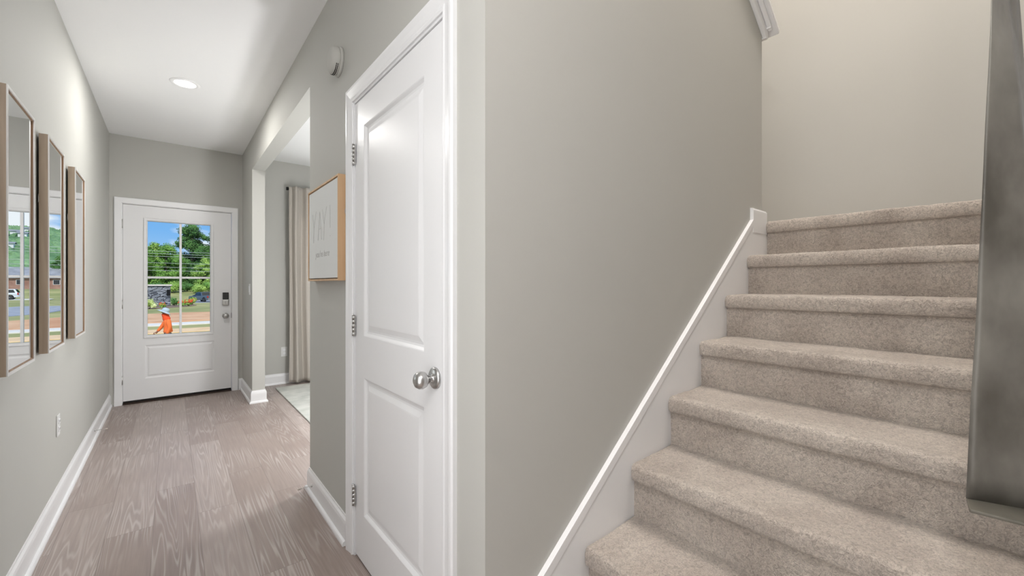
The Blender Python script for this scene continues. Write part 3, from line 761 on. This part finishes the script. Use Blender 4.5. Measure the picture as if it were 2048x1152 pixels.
rb, rt_ = ring(bot, nb), ring(top, nb)
ZT = 1.86
for j in range(nl+1):
    f = j/nl; z = zb + (ZC+.9-zb)*f; g = min(1.02, (z-zb)/(ZT-zb))
    for k in range(nb):
        x = rb[k][0] + (rt_[k][0]-rb[k][0])*g; y = rb[k][1] + (rt_[k][1]-rb[k][1])*g
        d = .0035*noise.noise(Vector((x*14, y*14, z*5)))
        vs.append((x+d, y+d*.6, z))
fs = [(j*nb+k, j*nb+(k+1) % nb, (j+1)*nb+(k+1) % nb, (j+1)*nb+k) for j in range(nl) for k in range(nb)]
fs.append(tuple(range(nb))); w.add(vs, fs, True)
w.build('sheet', 'grey_panel', hp)
w = MB().prism([(1.113, .057), (1.120, .0), (1.126, -.052), (1.36, -.052), (1.36, -.012), (1.165, .0635)], lambda u, v, ww: (u, v, ww), zb-.006, zb+.0)
w.build('bottom_ledge', 'grey_ledge', hp, bevel=.002)

# ================================================================== outside
def sm01(t): t = max(0, min(1, t)); return t*t*(3-2*t)
GZ = -1.35
def gz(x, y):
    z = -.15 + (GZ+.15)*sm01((y-7)/8)
    lf = 1-sm01((x-9)/5)
    z -= .80*sm01((y-70)/24)*lf
    z += 1.85*sm01((y-112)/18)*lf
    z += 1.55*sm01((y-116)/16)*sm01((x-9)/5)
    z += 1.4*sm01((y-145)/40)
    h = sm01((y-205)/150)*(24+7*sm01((92-abs(x-30))/60) + 3*math.sin(x*.05+1.5))
    return z + h*sm01((x+10)/60)
w = MB(); xs = [-140, -90, -60, -40] + [-30+2*i for i in range(46)] + [66, 80, 100, 130, 170, 220]
ys = [YE+.14, 7, 8, 10, 12, 14, 16, 20, 26, 36, 48, 60, 75] + [84+2*i for i in range(32)] + [150+8*i for i in range(30)]
nx = len(xs); vs = [(x, y, gz(x, y) + (.03*noise.noise(Vector((x*.3, y*.3, 0))) if y > 40 else 0)) for y in ys for x in xs]
w.add(vs, [(j*nx+i, j*nx+i+1, (j+1)*nx+i+1, (j+1)*nx+i) for j in range(len(ys)-1) for i in range(nx-1)], True)
struct(w, 'lawn', 'lawn', 'mown grass seen through the front door glass', 'lawn')
struct(MB().box(-1.6, 1.8, YE+.12, YE+2.0, -.30, -.02), 'porch_floor', 'concrete_white', 'concrete porch slab outside the front door', 'porch') 
def strip(name, near, far, m, label, cat, dz=.035, wob=0):
    # near, far: polylines from west to east, resampled together
    w = MB(); n = 160
    def res(pl, t):
        L = [0]
        for a, b in zip(pl, pl[1:]): L.append(L[-1] + math.dist(a, b))
        q = t*L[-1]
        for i in range(len(pl)-1):
            if q <= L[i+1]+1e-9:
                f = (q-L[i])/(L[i+1]-L[i]); return (pl[i][0]+(pl[i+1][0]-pl[i][0])*f, pl[i][1]+(pl[i+1][1]-pl[i][1])*f)
    vs = []
    for i in range(n+1):
        a, b = res(near, i/n), res(far, i/n)
        if wob:
            a = (a[0], a[1] + wob*noise.noise(Vector((a[0]*.35, 1, 0)))); b = (b[0], b[1] + wob*noise.noise(Vector((b[0]*.35, 7, 0))))
        for k in range(9):
            x = a[0]+(b[0]-a[0])*k/8; y = a[1]+(b[1]-a[1])*k/8
            vs.append((x, y, gz(x, y)+dz))
    top = [(i*9+k, (i+1)*9+k, (i+1)*9+k+1, i*9+k+1) for i in range(n) for k in range(8)]
    w.add(vs, top, True)
    w.add([vs[i*9] for i in range(n+1)] + [(vs[i*9][0], vs[i*9][1], vs[i*9][2]-.15) for i in range(n+1)], [(i, i+1, n+2+i, n+1+i) for i in range(n)])
    return struct(w, name, m, label, cat)
strip('sidewalk', [(-40, 28.6), (60, 28.0)], [(-40, 31.0), (60, 30.3)], 'concrete_tan', 'tan concrete strip nearest the door, behind the worker', 'sidewalk')
strip('sidewalk', [(-40, 33.8), (60, 33.0)], [(-40, 35.9), (60, 35.1)], 'concrete_white', 'pale concrete sidewalk along the bare soil', 'sidewalk', .05)
strip('dirt_ground', [(-40, 36.1), (60, 35.3)], [(-40, 49), (4, 48), (8, 44), (60, 39.5)], 'dirt', 'bare orange soil beyond the sidewalk', 'soil', .02, 1.6)
strip('street', [(2.5, 97), (3.6, 93), (4.4, 80), (6.5, 54.5), (9, 49), (20, 45), (70, 43)], [(2.8, 102), (5, 112), (8, 111), (10, 80), (13, 64.5), (20, 61), (70, 59)], 'asphalt', 'grey street curving away behind the grass', 'street')
strip('driveway', [(13, 104), (90, 100)], [(13, 111), (90, 107)], 'concrete_white', 'pale driveway in front of the brick house', 'driveway')

# planting ------------------------------------------------------------
def foliage(blobs, size, n, seed, core=True, squash=1):
    rnd = random.Random(seed); w = MB(); vs = []; fs = []
    for (cx, cy, cz, rx, rz) in blobs:
        for _ in range(int(n*rx*rx)):
            th = rnd.uniform(0, 2*PI); u = rnd.uniform(-1, 1); r = rnd.uniform(.72, 1.06)
            s_ = math.sqrt(1-u*u); nrm = Vector((s_*math.cos(th), s_*math.sin(th), u))
            bump = 1 + .22*noise.noise(nrm*2.3 + Vector((cx, cy, cz)))
            p = Vector((cx + nrm.x*rx*r*bump, cy + nrm.y*rx*r*bump, cz + nrm.z*rz*r*bump))
            t = (nrm + Vector((rnd.gauss(0, .6), rnd.gauss(0, .6), rnd.gauss(.3, .6)))).normalized()
            a = t.orthogonal().normalized(); b = t.cross(a); ang = rnd.uniform(0, PI); a, b = a*math.cos(ang)+b*math.sin(ang), b*math.cos(ang)-a*math.sin(ang)
            q = size*rnd.uniform(.6, 1.3); o = len(vs)
            vs += [p - a*q*.5, p + b*q*.32 + t*q*.05, p + a*q*.5, p - b*q*.32 + t*q*.05]; fs.append((o, o+1, o+2, o+3))
    w.add(vs, fs)
    if core:
        for (cx, cy, cz, rx, rz) in blobs:
            seg, rg = 14, 9; vs = []
            for j in range(rg+1):
                ph = PI*j/rg
                for k in range(seg):
                    th = 2*PI*k/seg; d = Vector((math.sin(ph)*math.cos(th), math.sin(ph)*math.sin(th), math.cos(ph)))
                    f = .64*(1 + .25*noise.noise(d*2+Vector((cx, cy, cz))))
                    vs.append((cx+d.x*rx*f, cy+d.y*rx*f, cz+d.z*rz*f))
            w.add(vs, [(j*seg+k, (j+1)*seg+k, (j+1)*seg+(k+1) % seg, j*seg+(k+1) % seg) for j in range(rg) for k in range(seg)], True)
    return w
def tree(x, y, h, rad, m, label, seed, group=None, crown0=.25, sparse=False, leaf=.36):
    z0 = gz(x, y); rnd = random.Random(seed)
    t = empty('tree', (x, y, z0), label, 'tree', group)
    blobs = []
    nb = 40
    for k in range(nb):
        f = k/(nb-1); zz = z0 + h*(crown0 + (1-crown0)*f*.86); prof_ = math.sin(PI*(.22+.70*f))**.8
        a = rnd.uniform(0, 2*PI); rr = rad*prof_*(.35+.45*rnd.random()); br = rad*(.17+.20*rnd.random())*(.75+.4*prof_)
        blobs.append((x+rr*math.cos(a), y+rr*math.sin(a), zz, br, br*.8))
    blobs.append((x, y, z0+h-rad*.32, rad*.32, rad*.30))
    foliage(blobs, leaf, 130 if not sparse else 34, seed, core=not sparse).build('crown', m, t, merge=False)
    if sparse: 
        foliage([b for b in blobs[:12]], leaf, 16, seed+1, True)
    pts = [(x + .12*math.sin(i), y, z0 - .3 + (h*.75+.3)*i/6) for i in range(7)]
    w = MB().tube(pts, [.38*(1-.11*i)*h/14 for i in range(7)], 10)
    for b in blobs[2:20:3]:
        zb_ = z0 + h*rnd.uniform(.25, .5)
        w.tube([(x, y, zb_), ((x+b[0])/2, (y+b[1])/2, (zb_+b[2])/2+.2), (b[0], b[1], b[2])], [.14*h/14, .09*h/14, .04*h/14], 7)
    w.build('trunk', 'bark', t)
    return t
TG = None
tree(-5.4, 133, 11.6, 4.4, 'leaf_mid', 'rounded green tree behind the left end of the stone sign', 11, crown0=.06)
tree(-1.0, 136, 12.0, 4.3, 'leaf_mid', 'broad green tree behind the right end of the stone sign', 12, crown0=.06)
tree(4.7, 152, 19.6, 6.2, 'leaf_dark', 'tallest dark green tree behind the utility pole', 13, crown0=.08, leaf=.40)
tree(10.4, 150, 18.4, 5.0, 'leaf_dark', 'tall dark tree at the right edge of the door glass', 14, crown0=.08, leaf=.40)
tree(2.2, 138, 9.0, 3.4, 'leaf_dark', 'low dark tree at the middle of the door glass', 15, crown0=.05)
tree(6.6, 130, 8.6, 2.9, 'leaf_light', 'light green small tree just behind the pickup truck', 16, crown0=.05)
tree(-10.5, 146, 14.0, 5.0, 'leaf_dark', 'dark tree hidden at the far left of the row', 18, crown0=.08)
tree(14.5, 142, 9.5, 3.6, 'leaf_dark', 'dark tree beside the brick house', 17, crown0=.08)
tree(33.5, 168, 12.5, 4.6, 'leaf_mid', 'green tree behind the brick house, mirrored at the left', 19, crown0=.1)
tree(-3.4, 143, 12.8, 4.6, 'leaf_light', 'pale green tree filling the gap above the stone sign', 21, crown0=.05)
def shrub(x, y, r, h, m, label, seed, cat='shrub', leaf=.22, n=160, flowers=0, name='shrub'):
    z0 = gz(x, y); rnd = random.Random(seed); t = empty(name, (x, y, z0), label, cat)
    bl = [(x+rnd.uniform(-.45, .45)*r, y+rnd.uniform(-.45, .45)*r, z0+h*rnd.uniform(.3, .68), r*rnd.uniform(.45, .62), h*rnd.uniform(.28, .36)) for _ in range(8)]
    foliage(bl, leaf, n, seed).build('foliage', m, t, merge=False)
    if flowers:
        w = MB()
        for _ in range(flowers):
            a = rnd.uniform(0, 2*PI); e_ = rnd.uniform(-.1, 1)
            w.lathe([(0, -.05), (.055, 0), (.05, .03), (0, .05)], (x+r*.85*math.cos(a)*math.cos(e_), y-abs(r*.8*math.sin(a))*math.cos(e_), z0+h*(.55+.42*math.sin(e_))), (0, 0, 1), 7)
        w.build('blossom', 'flower', t)
    MB().tube([(x, y, z0-.1), (x, y, z0+h*.5)], [.06, .03], 6).build('stem', 'bark', t)
    return t
shrub(-1.75, 57.5, .62, 1.25, 'leaf_pale', 'pale yellow green bush at the left foot of the stone sign', 31, leaf=.16, n=260)
shrub(-.75, 59.5, .35, .62, 'leaf_mid', 'small flowering bush below the stone sign above the hat', 32, flowers=16)
shrub(.25, 63.5, .55, 1.15, 'leaf_dark', 'dark green bush at the right end of the stone sign', 33)
shrub(.95, 62.0, .45, .75, 'leaf_mid', 'low bush with a few orange blossoms beside the mullion', 34, flowers=22)
shrub(1.55, 62.5, .50, .85, 'leaf_light', 'low bush full of orange blossoms', 35, flowers=46)
shrub(2.05, 66.0, .50, 1.0, 'leaf_light', 'yellow green bush nearest the street', 36, flowers=10)
for k, (x, y, r, h, m, lab) in enumerate([(-2.6, 124, 2.0, 2.6, 'leaf_dark', 'dark hedge bush behind the sign top'), (.3, 124, 2.3, 3.0, 'leaf_light', 'light green thicket right of the sign'), (2.9, 126.5, 1.8, 2.2, 'leaf_dark', 'dark low thicket left of the utility pole'),
        (5.2, 123.5, 1.9, 2.5, 'leaf_light', 'light green thicket behind the truck cab'), (7.7, 124, 2.2, 3.3, 'leaf_mid', 'green thicket at the right edge behind the truck')]):
    shrub(x, y, r, h, m, lab, 50+k, leaf=.3, n=80)
bed = strip('mulch_bed', [(-6, 57.5), (-1, 58), (1.5, 60.5), (2.4, 64)], [(-6, 66), (0, 66), (1.5, 66.5), (2.2, 67.5)], 'mulch', 'mulch bed around the stone sign and bushes', 'mulch bed', .03, .4)

# hillside woods and houses ---------------------------------------------
w = MB(); rnd = random.Random(5); hv = []; hf = []
for _ in range(5200):
    y = rnd.uniform(196, 372); x = rnd.uniform(.07, .245)*y + rnd.uniform(-6, 6) - 1; z = gz(x, y)
    r = rnd.uniform(1.4, 3.0); o = len(hv); n_ = 6
    hv += [(x+r*math.cos(a)*rnd.uniform(.7, 1.2), y+r*math.sin(a), z+r*.45*rnd.uniform(.6, 1.3)) for a in [2*PI*k/n_ for k in range(n_)]] + [(x, y, z+r*1.25), (x, y, z-.5)]
    hf += [(o+k, o+(k+1) % n_, o+6) for k in range(n_)] + [(o+(k+1) % n_, o+k, o+7) for k in range(n_)]
w.add(hv, hf, True)
tag(w.build('woodland', 'hill_woods', merge=False), 'blurred green woods covering the far hillside in the mirrors', 'woodland', kind='stuff')
def gable(name, x, y, z, lx, ly, hw_, hr, wallm, roofm, label, cat, group=None, wins=0, chim=False):
    t = empty(name, (x, y, z), label, cat, group)
    MB().box(x-lx/2, x+lx/2, y-ly/2, y+ly/2, z-.6, z+hw_).build('wall', wallm, t)
    e_ = .5
    w = MB().prism([(y-ly/2-e_, z+hw_-.05), (y, z+hr-.05), (y+ly/2+e_, z+hw_-.05), (y+ly/2+e_, z+hw_+.12), (y, z+hr+.12), (y-ly/2-e_, z+hw_+.12)], lambda u, v, ww: (ww, u, v), x-lx/2-e_, x+lx/2+e_)
    w.prism([(y-ly/2, z+hw_-.02), (y+ly/2, z+hw_-.02), (y, z+hr-.05)], lambda u, v, ww: (ww, u, v), x-lx/2+.1, x+lx/2-.1)
    w.build('roof', roofm, t)
    for k in range(wins):
        wx = x - lx/2 + lx*(k+.5)/wins
        wn = MB().box(wx-.55, wx+.55, y-ly/2-.06, y-ly/2, z+.9, z+hw_-.35).build('window', 'trim_paint', t)
        MB().box(wx-.47, wx+.47, y-ly/2-.08, y-ly/2-.05, z+.98, z+hw_-.43).build('pane', 'car_glass', wn)
    if chim: MB().box(x+2, x+2.8, y-.4, y+.4, z+hr-1, z+hr+.9).build('chimney', 'far_brick', t)
    return t
gable('brick_house', 26.5, 141, .25, 24, 9, 2.35, 4.7, 'far_brick', 'roof_shingle', 'long low brick house with a grey roof reflected in the mirrors', 'house', wins=9, chim=True)
gable('white_house', 30.5, 158, 1.4, 6, 6, 3.6, 5.6, 'white_siding', 'roof_shingle', 'white gabled house behind the brick house roof', 'house', wins=2)
hs = random.Random(9)
for k in range(9):
    y = hs.uniform(268, 318); x = (.140+.0065*k + hs.uniform(-.001, .001))*y - .97
    gable('hillside_house', x, y, gz(x, y)+2.6, hs.uniform(2.4, 3.4), 3, 1.3, 2.0, 'white_siding', 'roof_shingle', 'tiny white house among the woods on the far hillside', 'house', 'white houses on the far hillside')

# stone sign --------------------------------------------------------------
LOCAL[0] = True
sg = empty('stone_sign', (-3.32, 65.2, GZ), 'low grey stacked stone sign wall with a pale flat cap', 'stone sign wall', rz=-.10)
w = MB(); rnd = random.Random(3)
w.box(-3.2, 3.2, -.30, .35, -.2, 2.40)
z = 0
while z < 2.38:
    hh = min(rnd.uniform(.07, .15), 2.40-z); x = -3.22 - rnd.random()*.3
    while x < 3.2:
        L_ = rnd.uniform(.22, .75); x2 = min(x+L_, 3.24); xa = max(x, -3.24)
        if x2-xa > .05: w.box(xa+.008, x2-.008, -.30-rnd.uniform(.02, .14), -.28, z+.006, z+hh-.004)
        x += L_
    for ya in (-.28, -.02): w.box(3.19, 3.21+rnd.uniform(.01, .06), ya, ya+.3, z+.006, z+hh-.004)
    z += hh
w.build('stone_face', 'stacked_stone', sg, merge=False)
MB().box(-3.38, 3.38, -.52, .48, 2.40, 2.56).build('cap_stone', 'concrete_white', sg, bevel=.02)
MB().box(2.95, 3.28, -.50, -.12, 1.25, 1.95).build('corner_lamp', 'black_metal', sg, bevel=.03)

# utility pole and cables --------------------------------------------------
up = empty('utility_pole', (0, 0, 0), 'pale utility pole standing behind the pickup truck', 'utility pole')
up.location = (5.45, 146, gz(5.45, 146))
MB().tube([(0, 0, -.5), (0, 0, 3), (0, 0, 6.6)], [.24, .22, .19], 14).build('post', 'pole_wood', up)
MB().box(-1.4, 1.4, -.08, .08, 5.9, 6.08).build('crossarm', 'pole_wood', up)
LOCAL[0] = False
for k, (py, yy, sl_) in enumerate([(504, 98, .004), (509, 98, .002), (514, 99, .006), (527, 99, -.003), (535, 99, -.001), (542, 100, 0)]):
    z0 = H + (568.7-py)/F*(yy/1.285)
    pts = [(x, yy, z0 + sl_*x + .0006*(x-6)**2) for x in range(-50, 71, 4)]
    tag(MB().tube(pts, .028, 6).build('power_line', 'cable'), ['topmost', 'second', 'third', 'fourth', 'fifth', 'lowest'][k] + ' of the six cables crossing in front of the trees', 'power line', 'cables in front of the trees')

# vehicles -------------------------------------------------------------------
LOCAL[0] = True
def vehicle(name, label, cat, loc, rz, L_, Wd, body, cab, wheels, wr, paint, swins, taper=.16, roofrack=False, pickup=False):
    t = empty(name, loc, label, cat, rz=rz); hw = Wd/2
    # lower body outline with wheel arches
    lo = [body[0]]
    def arch(xc):
        return [(xc + (wr+.09)*math.cos(a), wr + (wr+.09)*math.sin(a)) for a in [PI*k/10 for k in range(11)]]
    poly = list(body[1:])   # body: underside start handled here; polygon goes front-bottom up over the top to rear-bottom
    under = []
    for xc in sorted(wheels): under += [(xc-(wr+.10)*1.0, .34)] + [p for p in reversed(arch(xc)) if p[1] > .34] + [(xc+(wr+.10), .34)]
    full = [body[0]] + poly + under
    w = MB()
    def fy(sgn): return lambda u, v, ww: (u, sgn*ww*(1 - .05*max(0, (v-.9))), v)
    w.prism(full, lambda u, v, ww: (u, ww*(1-.06*max(0, v-.75)), v), -hw, hw)
    w.build('body', paint, t, bevel=.04)
    w = MB().prism(cab, lambda u, v, ww: (u, ww*(1 - taper*(v-cab[0][1])/.7), v), -hw*.97, hw*.97)
    w.build('cab', paint, t, bevel=.05)
    for sgn in (-1, 1):
        for q in swins:
            w = MB().prism(q, lambda u, v, ww: (u, sgn*(hw*.97*(1 - taper*(v-cab[0][1])/.7) + ww), v), -.01, .012)
            w.build('side_window', 'car_glass', t)
    (ax_, az), (bx, bz) = cab[0], cab[1]; (cx_, cz), (dx, dz) = cab[-1], cab[-2]
    for nm, (p0, p1), sg_ in (('windshield', ((ax_, az), (bx, bz)), 1), ('rear_window', ((cx_, cz), (dx, dz)), -1)):
        vs = []
        for off in (0, .03):
            for f in (.16, .90):
                x = p0[0]+(p1[0]-p0[0])*f + sg_*(off+.005); z = p0[1]+(p1[1]-p0[1])*f; yy = hw*.97*(1 - taper*(z-az)/.7) - .11
                vs += [(x, -yy, z), (x, yy, z)]
        MB().add(vs, [(0, 1, 3, 2), (4, 6, 7, 5), (0, 4, 5, 1), (2, 3, 7, 6), (0, 2, 6, 4), (1, 5, 7, 3)]).build(nm, 'car_glass', t)
    for xc in wheels:
        for sgn in (-1, 1):
            wh = MB().lathe([(wr*.62, -.02), (wr*.95, 0), (wr, .04), (wr, .20), (wr*.95, .24), (0, .24)], (xc, sgn*(hw+.01), wr), (0, -sgn, 0), 28).build('wheel', 'rubber', t)
            MB().lathe([(0, -.03), (.06, -.03), (.09, -.01), (wr*.55, -.005), (wr*.62, -.025), (wr*.62, .05), (0, .05)], (xc, sgn*(hw+.01), wr), (0, -sgn, 0), 20).build('rim', 'rim', wh)
    xr_ = min(p[0] for p in body); xf = max(p[0] for p in body)
    for sgn in (-1, 1):
        MB().box(xr_-.02, xr_+.12, sgn*hw-.02 if sgn < 0 else hw-.17, -hw+.17 if sgn < 0 else hw+.02-.0, .78, 1.12).build('tail_light', 'tail_red', t, bevel=.01)
        MB().box(xf-.10, xf+.02, -hw+.05 if sgn < 0 else hw-.40, -hw+.40 if sgn < 0 else hw-.05, .72, .92).build('headlight', 'plate_white', t, bevel=.01)
        MB().box(cab[0][0]-.45, cab[0][0]-.25, sgn*(hw+.12)-.10, sgn*(hw+.12)+.10, 1.12, 1.32).build('side_mirror', paint, t, bevel=.03)
    MB().box(xr_-.12, xr_+.02, -hw+.05, hw-.05, .42, .62).build('rear_bumper', 'chrome' if pickup else paint, t, bevel=.03)
    MB().box(xf-.02, xf+.10, -hw+.05, hw-.05, .40, .62).build('front_bumper', paint, t, bevel=.03)
    MB().box(xr_-.135, xr_-.115, -.16, .16, .60, .76).build('number_plate', 'plate_white', t)
    return t
PB = [(2.70, .45), (2.72, .80), (2.62, 1.04), (1.35, 1.16), (-.85, 1.16), (-.9, 1.18), (-2.65, 1.18), (-2.68, .55), (-2.6, .42)]
PC = [(1.42, 1.10), (.62, 1.80), (-.62, 1.84), (-1.0, 1.15)]
vehicle('pickup_truck', 'dark grey pickup truck driving away on the street beyond the grass', 'pickup truck', (4.75, 99.5, gz(4.6, 99.5)+.05), math.atan2(.86, -.50), 5.4, 1.95, PB, PC, (1.72, -1.62), .40, 'truck_paint',
        [[(1.20, 1.17), (.62, 1.70), (.28, 1.72), (.28, 1.17)], [(.20, 1.17), (.20, 1.72), (-.52, 1.74), (-.78, 1.20)]], pickup=True)
SB = [(2.35, .45), (2.38, .78), (2.25, 1.00), (1.15, 1.10), (-2.30, 1.10), (-2.36, .6), (-2.3, .42)]
SC = [(1.25, 1.05), (.50, 1.72), (-1.95, 1.74), (-2.30, 1.06)]
vehicle('suv', 'white suv parked before the brick house, seen in the mirrors', 'suv', (18.7, 106.5, GZ+.06), 0, 4.8, 1.9, SB, SC, (1.45, -1.42), .37, 'white_paint_car',
        [[(1.02, 1.12), (.48, 1.60), (.12, 1.62), (.12, 1.12)], [(.04, 1.12), (.04, 1.62), (-.88, 1.63), (-.88, 1.12)], [(-.96, 1.12), (-.96, 1.63), (-1.80, 1.63), (-2.0, 1.14)]])

# the person in orange ---------------------------------------------------------
def skin(name, chains, m, parent, sub=2, thick=0):
    # chains: list of [(point, radius), ...]; points shared between chains are welded
    bm = bmesh.new(); idx = {}; V = []; Rr = []; E_ = []; roots = []
    for ch in chains:
        prev = None
        for k, (p, r) in enumerate(ch):
            key = tuple(round(c, 4) for c in p)
            if key not in idx:
                idx[key] = len(V); V.append(p); Rr.append(r)
            i = idx[key]
            if prev is not None: E_.append((prev, i))
            prev = i
    me = bpy.data.meshes.new(name); me.from_pydata(V, E_, []); me.update(); me.materials.append(M[m])
    o = bpy.data.objects.new(name, me); COL.objects.link(o); o.parent = parent
    md = o.modifiers.new('skin', 'SKIN'); md.use_smooth_shade = True; md.branch_smoothing = .6
    bm.free()
    sv = me.skin_vertices[0].data
    for i, r in enumerate(Rr): sv[i].radius = (r, r) if not isinstance(r, tuple) else r; sv[i].use_root = False
    # one root per connected piece
    par = list(range(len(V)))
    def fd(a):
        while par[a] != a: a = par[a]
        return a
    for a, b in E_: par[fd(a)] = fd(b)
    seen = set()
    for i in range(len(V)):
        g = fd(i)
        if g not in seen: seen.add(g); sv[i].use_root = True
    sd = o.modifiers.new('subdivision', 'SUBSURF'); sd.levels = sub; sd.render_levels = sub
    return o
per = empty('person', (-.09, 18.6, GZ), 'person in a bright orange shirt and pale wide brimmed hat walking past the door', 'person', rz=PI)
hip, sp, ch_, nk, hd0 = (0, 0, .95), (.0, 0, 1.12), (.02, 0, 1.34), (.05, 0, 1.49), (.075, 0, 1.60)
shl, shr = (.0, .19, 1.39), (.03, -.19, 1.39)
ell, wrl, hal = (-.045, .235, 1.14), (.035, .225, .90), (.055, .215, .83)
elr, wrr, har = (.16, -.22, 1.17), (.30, -.20, .97), (.345, -.195, .92)
hl, hr_ = (.0, .10, .90), (.0, -.10, .90)
kl, al, tl = (.16, .11, .50), (.10, .11, .10), (.26, .11, .04)
kr, ar, tr_ = (-.03, -.11, .50), (-.26, -.11, .16), (-.16, -.11, .03)
per.scale = (.97, .97, .97)
body = [[(hip, .105), (sp, .10), (ch_, .10), (nk, .050), (hd0, .08), ((.085, 0, 1.665), .085), ((.08, 0, 1.73), .06)],
        [(ch_, .10), (shl, .030), (ell, .042), (wrl, .030), (hal, .042)], [(ch_, .10), (shr, .038), (elr, .042), (wrr, .030), (har, .042)],
        [(hip, .105), (hl, .085), (kl, .06), (al, .042), (tl, .035)], [(hip, .105), (hr_, .085), (kr, .06), (ar, .042), (tr_, .035)]]
def fingers(h, d, up_, side):
    h = Vector(h); d = Vector(d).normalized(); sd_ = Vector(side).normalized(); cu = Vector(up_).normalized(); r = []
    for k, L_ in enumerate((.068, .078, .072, .056)):
        b = h + sd_*(.026 - .0175*k) + d*.012
        r.append([(tuple(b), .009), (tuple(b + d*L_*.45 + cu*.008), .0085), (tuple(b + d*L_*.75 + cu*.028), .0078), (tuple(b + d*L_*.80 + cu*.050), .007)])
    b = h + sd_*.028 - d*.02
    r.append([(tuple(b), .010), (tuple(b + sd_*.018 + d*.025 + cu*.012), .0095), (tuple(b + sd_*.014 + d*.048 + cu*.030), .0085)])
    return r
fl = fingers(hal, (.25, 0, -1), (0, -1, 0), (1, 0, .2)); frr = fingers(har, (.7, 0, -.7), (0, 1, -.1), (.6, 0, .6))
skin('body', body + fl + frr, 'skin', per)
skin('shirt', [[((-.01, 0, .93), .150), ((0, 0, 1.0), .148), (sp, .145), (ch_, .168), ((.035, 0, 1.45), .110)],
               [(ch_, .168), (shl, .098), (ell, .060), ((wrl[0]-.005, wrl[1], wrl[2]+.02), .048)],
               [(ch_, .168), (shr, .094), (elr, .060), ((wrr[0]-.012, wrr[1], wrr[2]+.016), .048)]], 'orange_shirt', per)
skin('trousers', [[((0, 0, 1.0), .135), (hip, .138), (hl, .112), (kl, .085), ((al[0], al[1], al[2]+.03), .065)], [(hip, .138), (hr_, .112), (kr, .085), ((ar[0], ar[1], ar[2]+.03), .065)]], 'dark_trousers', per)
skin('boot', [[((al[0], al[1], .12), .055), ((al[0], al[1], .05), .05), (tl, .045)]], 'boot', per, 1)
skin('boot', [[((ar[0], ar[1], .17), .055), ((ar[0], ar[1], .09), .05), (tr_, .045)]], 'boot', per, 1)
skin('face_mask', [[((.02, 0, 1.36), .150), ((.052, 0, 1.49), .105), ((.078, 0, 1.58), .108), ((.084, 0, 1.65), .108)]], 'orange_mask', per)
for sgn in (-1, 1):
    MB().lathe([(0, -.012), (.011, -.006), (.013, 0), (.011, .006), (0, .012)], (.150, sgn*.030, 1.685), (0, 1, 0), 12).build('eye', 'plate_white', per)
MB().tube([(.150, 0, 1.70), (.172, 0, 1.668), (.158, 0, 1.655)], [.010, .016, .010], 8).build('nose', 'skin', per)
for sgn in (-1, 1): MB().tube([(.075, sgn*.088, 1.69), (.068, sgn*.094, 1.665), (.075, sgn*.088, 1.635)], [.010, .013, .009], 8).build('ear', 'skin', per)
skin('hair', [[((.05, 0, 1.66), .086), ((.055, 0, 1.70), .090), ((.07, 0, 1.735), .078)]], 'hair', per)
# hat: crown, floppy brim sloping down behind
ht = empty('hat', (.075, 0, 1.70)); ht.parent = per; ht.rotation_euler = (0, -.42, 0)
MB().lathe([(.108, 0), (.112, .03), (.108, .07), (.092, .105), (.055, .125), (0, .130)], (0, 0, 0), (0, 0, 1), 30).build('crown', 'hat_cloth', ht)
w = MB(); vs = []; sg_ = 48
for r_, zz in ((.107, .012), (.13, .008), (.155, -.002), (.185, -.016), (.212, -.032), (.211, -.038), (.155, -.008), (.107, .004)):
    for k in range(sg_):
        a = 2*PI*k/sg_; f = 1 + .10*math.cos(a)*(r_ > .12); dip = -.05*max(0, -math.cos(a))*(r_-.1)/.16 + .010*math.sin(3*a)*(r_-.1)/.16
        sidew = 1 if abs(math.sin(a)) < .5 else .92
        vs.append((r_*math.cos(a)*f, r_*math.sin(a)*sidew, zz+dip))
w.add(vs, [(j*sg_+k, j*sg_+(k+1) % sg_, (j+1)*sg_+(k+1) % sg_, (j+1)*sg_+k) for j in range(7) for k in range(sg_)], True)
w.build('brim', 'hat_cloth', ht)
LOCAL[0] = False
